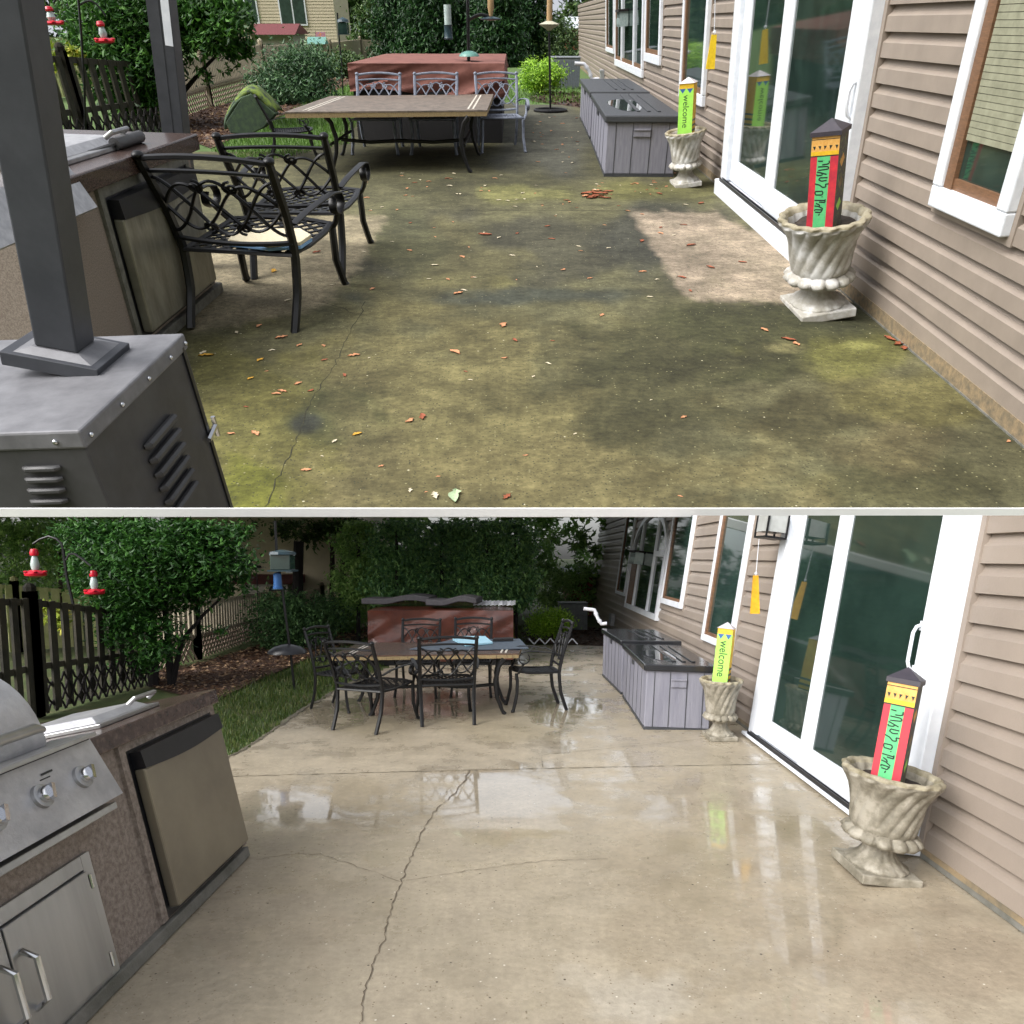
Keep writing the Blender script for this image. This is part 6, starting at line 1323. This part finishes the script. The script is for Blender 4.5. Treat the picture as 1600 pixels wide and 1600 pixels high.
# garden flags
for lv, x, y0, y1, yb_, lab, u in ((LA, 502, 50, 70, 100, 'purple and orange garden banner above the upper shrub', U), (LB, 492, 903, 925, 975, 'purple and orange garden banner beside the slender trunks', 1)):
    P = lv.g(x, yb_ + 2); r_ = thing('garden_banner', lab, 'banner', lv, P); A_ = lv.at(x - 7, y1, P.y) - P; B_ = lv.at(x + 6, y0, P.y) - P; MB().bb(A_.x, B_.x, -.01, .01, A_.z, B_.z).build('cloth', M['flag'], r_); MB().tube([(A_.x, .03, 0), (A_.x, .03, B_.z * 1.02)], .012 * u, 5).build('staff', M['iron'], r_)
# lower
_, P = hookpole(LB, (138, 1092), [(130, 1050), (118, 960), (104, 900), (99, 862)], 4.5, 'black double crook pole bearing the lower hummingbird feeders', [[(99, 862), (96, 850), (88, 842), (76, 838), (62, 843), (52, 850)], [(103, 875), (108, 866), (116, 865), (128, 873), (142, 884)]])
hummer(LB, 56, 858, 902, 32, P.y, 'red hummingbird feeder hanging from the taller crook', gh); hummer(LB, 148, 892, 930, 30, P.y, 'red hummingbird feeder hanging from the lower crook', gh)
r_, _t = hummer(LB, 49, 986, 1004, 13, P.y - .6, 'small red feeder in front of the dark pickets', gh)
_, P = hookpole(LB, (460, 1078), [(454, 1020), (442, 930), (432, 860), (430, 814)], 4, 'black feeder pole with dark baffle standing in the muddy lawn', [], baffle=(449, 1020, 30, 'black'))
r_ = thing('box_feeder', 'square glazed seed feeder on the black lawn pole', 'bird feeder', LB, LB.at(442, 893, P.y - .05), group=gf); s = pxw(LB, P, 17)
MB().bb(-s * .9, s * .9, -s * .8, s * .8, s * .15, s * 1.5).build('seed_box', M['glassg'], r_, bev=.01); MB().lathe([(s * 1.25, s * 1.51), (s * 1.15, s * 1.75), (s * .2, s * 1.95)], 8).build('roof', M['feedblue'], r_); MB().bb(-s * 1.1, s * 1.1, -s, s, 0, s * .14).build('tray', M['feedblue'], r_)
r_ = thing('tube_feeder', 'blue seed tube hanging under the square glazed feeder', 'bird feeder', LB, LB.at(434, 920, P.y - .1), group=gf); s = pxw(LB, P, 6); MB().lathe([(s * 1.2, 0), (s * 1.2, s * .5), (s, s * .6), (s, s * 3.8), (s * .3, s * 4.2)], 14).build('tube', M['blue'], r_, smooth=True); MB().lathe([(s * 1.5, -s * .2), (s * 1.5, -s * .02)], 14).build('tray', M['feedblue'], r_)
Yp = LB.g(751, 1000).y
r_ = thing('tower_feeder', 'pale stone tower feeder hanging before the dark evergreens', 'bird feeder', LB, LB.at(751, 907, Yp), group=gf); s = pxw(LB, LB.at(751, 900, Yp), 11)
MB().lathe([(s * .3, 0), (s * .5, s * .6), (s, s * 1.0), (s * 1.0, s * 1.1), (s * .4, s * 1.3)], 16).build('dish', M['stone'], r_, smooth=True); MB().lathe([(s * .36, s * 1.31), (s * .36, s * 2.9), (s * .55, s * 3.0), (s * .05, s * 3.7)], 8).build('tower', M['stone'], r_)
MB().tube([(0, 0, s * 3.6), (0, 0, s * 4.6)], .004, 5).build('cord', M['iron'], r_)
# ------------------------------------------------------------------ fallen leaves on the stained patio
rnd = random.Random(5); LV = {}
def leafmesh(k, seed):
    r = random.Random(seed); n = 7; vs = []; fs = []
    for i in range(n + 1):
        t = i / n; wd_ = .19 * math.sin(PI * min(1, t * 1.02)) ** .8 * (1 + r.uniform(-.12, .12)); zc = .03 * math.sin(PI * t) + .03 * r.random(); b = .08 * math.sin(PI * t) * r.choice((1, -1))
        vs += [(t - .5, b - wd_, zc + .05), (t - .5, b, zc - .01), (t - .5, b + wd_, zc + .06)]
    for i in range(n): fs += [(3 * i, 3 * i + 3, 3 * i + 4, 3 * i + 1), (3 * i + 1, 3 * i + 4, 3 * i + 5, 3 * i + 2)]
    mb = MB(); mb.add(vs, fs); me = bpy.data.meshes.new('leaf'); me.from_pydata(mb.v, [], mb.f); me.materials.append(M['leaf%d' % k]); me.polygons.foreach_set('use_smooth', [True] * len(me.polygons)); return me
for k in range(5): LV[k] = [leafmesh(k, 10 * k + j) for j in range(3)]
LBL = ['pale brown fallen leaf lying on the algae stained patio', 'rust red fallen leaf lying on the algae stained patio', 'cream dry fallen leaf lying on the algae stained patio', 'yellow fallen leaf lying on the algae stained patio', 'grey green fallen leaf lying on the algae stained patio']
UNIQ = {(712, 776): 'largest leaf on the stained patio, grey green, lying near the slab edge', (680, 775): 'cream leaf touching the largest grey green leaf', (792, 777): 'rust red leaf to the right of the largest grey green leaf', (478, 735): 'brown leaf beside the lower end of the long stained crack',
        (428, 424): 'yellow leaf under the chair with the seat pad', (322, 556): 'orange yellow leaf beside the corner of the metal cabinet', (758, 367): 'large rust leaf alone below the joint of the stained patio', (787, 509): 'brown leaf lying flat in the middle of the stained patio', (1232, 531): 'rust leaf beside the pale scrape near the white urn',
        (1390, 530): 'rust leaf at the foot of the siding, first of a drift', (1575, 690): 'brown leaf lying against the foot of the siding at the picture edge', (495, 395): 'rust leaf on the pale patch between the two chairs'}
def leaf(x, y, lpx, k, rz=None):
    P = LA.g(x, y); d = (P - LA.eye).dot(LA.fw) / F; o = bpy.data.objects.new('fallen_leaf', LV[k][rnd.randrange(3)]); SC.collection.objects.link(o); s = lpx * d
    a = rnd.uniform(0, 2 * PI) if rz is None else rz
    uq = UNIQ.get((x, y))
    o.matrix_world = LA.M @ Matrix.Translation(P + Vector((0, 0, .006))) @ Matrix.Rotation(a, 4, 'Z') @ Matrix.Diagonal((s, s, s, 1)); tag(o, LBL[k], 'leaf', ['pale brown', 'rust red', 'cream', 'yellow', 'grey green'][k] + ' leaves on the stained patio')
    if uq: o['label'] = uq
    return o
spec = [(712, 776, 44, 4), (680, 775, 24, 2), (792, 777, 22, 1), (478, 735, 18, 0), (659, 652, 24, 1), (640, 658, 20, 0), (558, 679, 18, 3), (399, 678, 22, 0), (322, 556, 24, 3), (428, 424, 20, 3), (318, 552, 18, 2), (407, 563, 16, 3), (392, 592, 14, 3), (466, 600, 16, 0), (441, 612, 18, 0), (432, 616, 16, 0), (787, 509, 24, 0), (758, 367, 22, 1),
        (711, 551, 24, 0), (805, 532, 16, 1), (788, 560, 12, 0), (716, 459, 20, 0), (725, 454, 12, 2), (940, 493, 14, 0), (1194, 516, 20, 0), (1232, 531, 24, 1), (1244, 538, 20, 0), (1390, 530, 26, 1), (1405, 538, 28, 1), (1412, 545, 22, 1), (553, 556, 20, 0), (538, 587, 14, 1), (523, 690, 14, 2), (361, 678, 14, 0), (1003, 377, 16, 1), (862, 374, 12, 1), (568, 394, 10, 2), (722, 402, 14, 0),
        (679, 415, 14, 2), (640, 392, 14, 0), (700, 437, 12, 0), (1004, 425, 14, 0), (880, 422, 12, 0), (951, 388, 10, 2), (1160, 410, 14, 1), (1110, 418, 18, 1), (1065, 434, 16, 1), (1078, 455, 12, 1), (1080, 384, 20, 1), (1032, 365, 12, 0), (1068, 352, 12, 1), (405, 510, 16, 0), (440, 528, 22, 0), (370, 520, 14, 2), (425, 548, 12, 2), (450, 470, 16, 2), (582, 452, 14, 0), (1575, 690, 12, 0), (468, 540, 14, 0), (495, 395, 18, 1),
        (920, 303, 30, 1), (930, 308, 28, 1), (938, 304, 26, 1), (925, 310, 24, 1), (945, 310, 20, 1), (915, 307, 20, 0), (950, 300, 18, 1), (1030, 303, 14, 1), (1095, 318, 16, 1), (932, 299, 20, 0)]
for s_ in spec: leaf(*s_)
for i in range(150):
    reg = rnd.random()
    if reg < .4: x, y = rnd.uniform(560, 1080), rnd.uniform(270, 330)
    elif reg < .62: x, y = rnd.uniform(830, 905), rnd.uniform(175, 260)
    elif reg < .85: x, y = rnd.uniform(600, 1080), rnd.uniform(335, 440)
    else: x, y = rnd.uniform(360, 1100), rnd.uniform(440, 780)
    if 860 < x and y < 260: x = min(x, 905)
    leaf(x, y, rnd.uniform(5, 12) * (.7 + y / 1400), rnd.choice((0, 0, 1, 2, 2, 0)))
# ------------------------------------------------------------------ trim things where the two levels meet
def cut(root, lv, ypx, keep_below):
    c = LB.eye; a = LB.ray(0, ypx); b_ = LB.ray(1600, ypx); n = a.cross(b_).normalized()
    if n.z < 0: n = -n
    st = [root]
    bpy.context.view_layer.update()
    while st:
        o = st.pop(); st += list(o.children)
        if o.type != 'MESH': continue
        if o.modifiers:
            me = bpy.data.meshes.new_from_object(o.evaluated_get(bpy.context.evaluated_depsgraph_get())); o.modifiers.clear(); o.data = me
        Mi = o.matrix_world.inverted(); p = Mi @ c; nn = (o.matrix_world.transposed().to_3x3() @ n).normalized()
        b = bmesh.new(); b.from_mesh(o.data)
        bmesh.ops.bisect_plane(b, geom=b.verts[:] + b.edges[:] + b.faces[:], plane_co=p, plane_no=nn, clear_outer=keep_below, clear_inner=not keep_below); b.to_mesh(o.data); b.free()
for r_ in CUTB: cut(r_, LB, 805.5, True)
for r_ in CUTA: cut(r_, LA, 793.5, False)
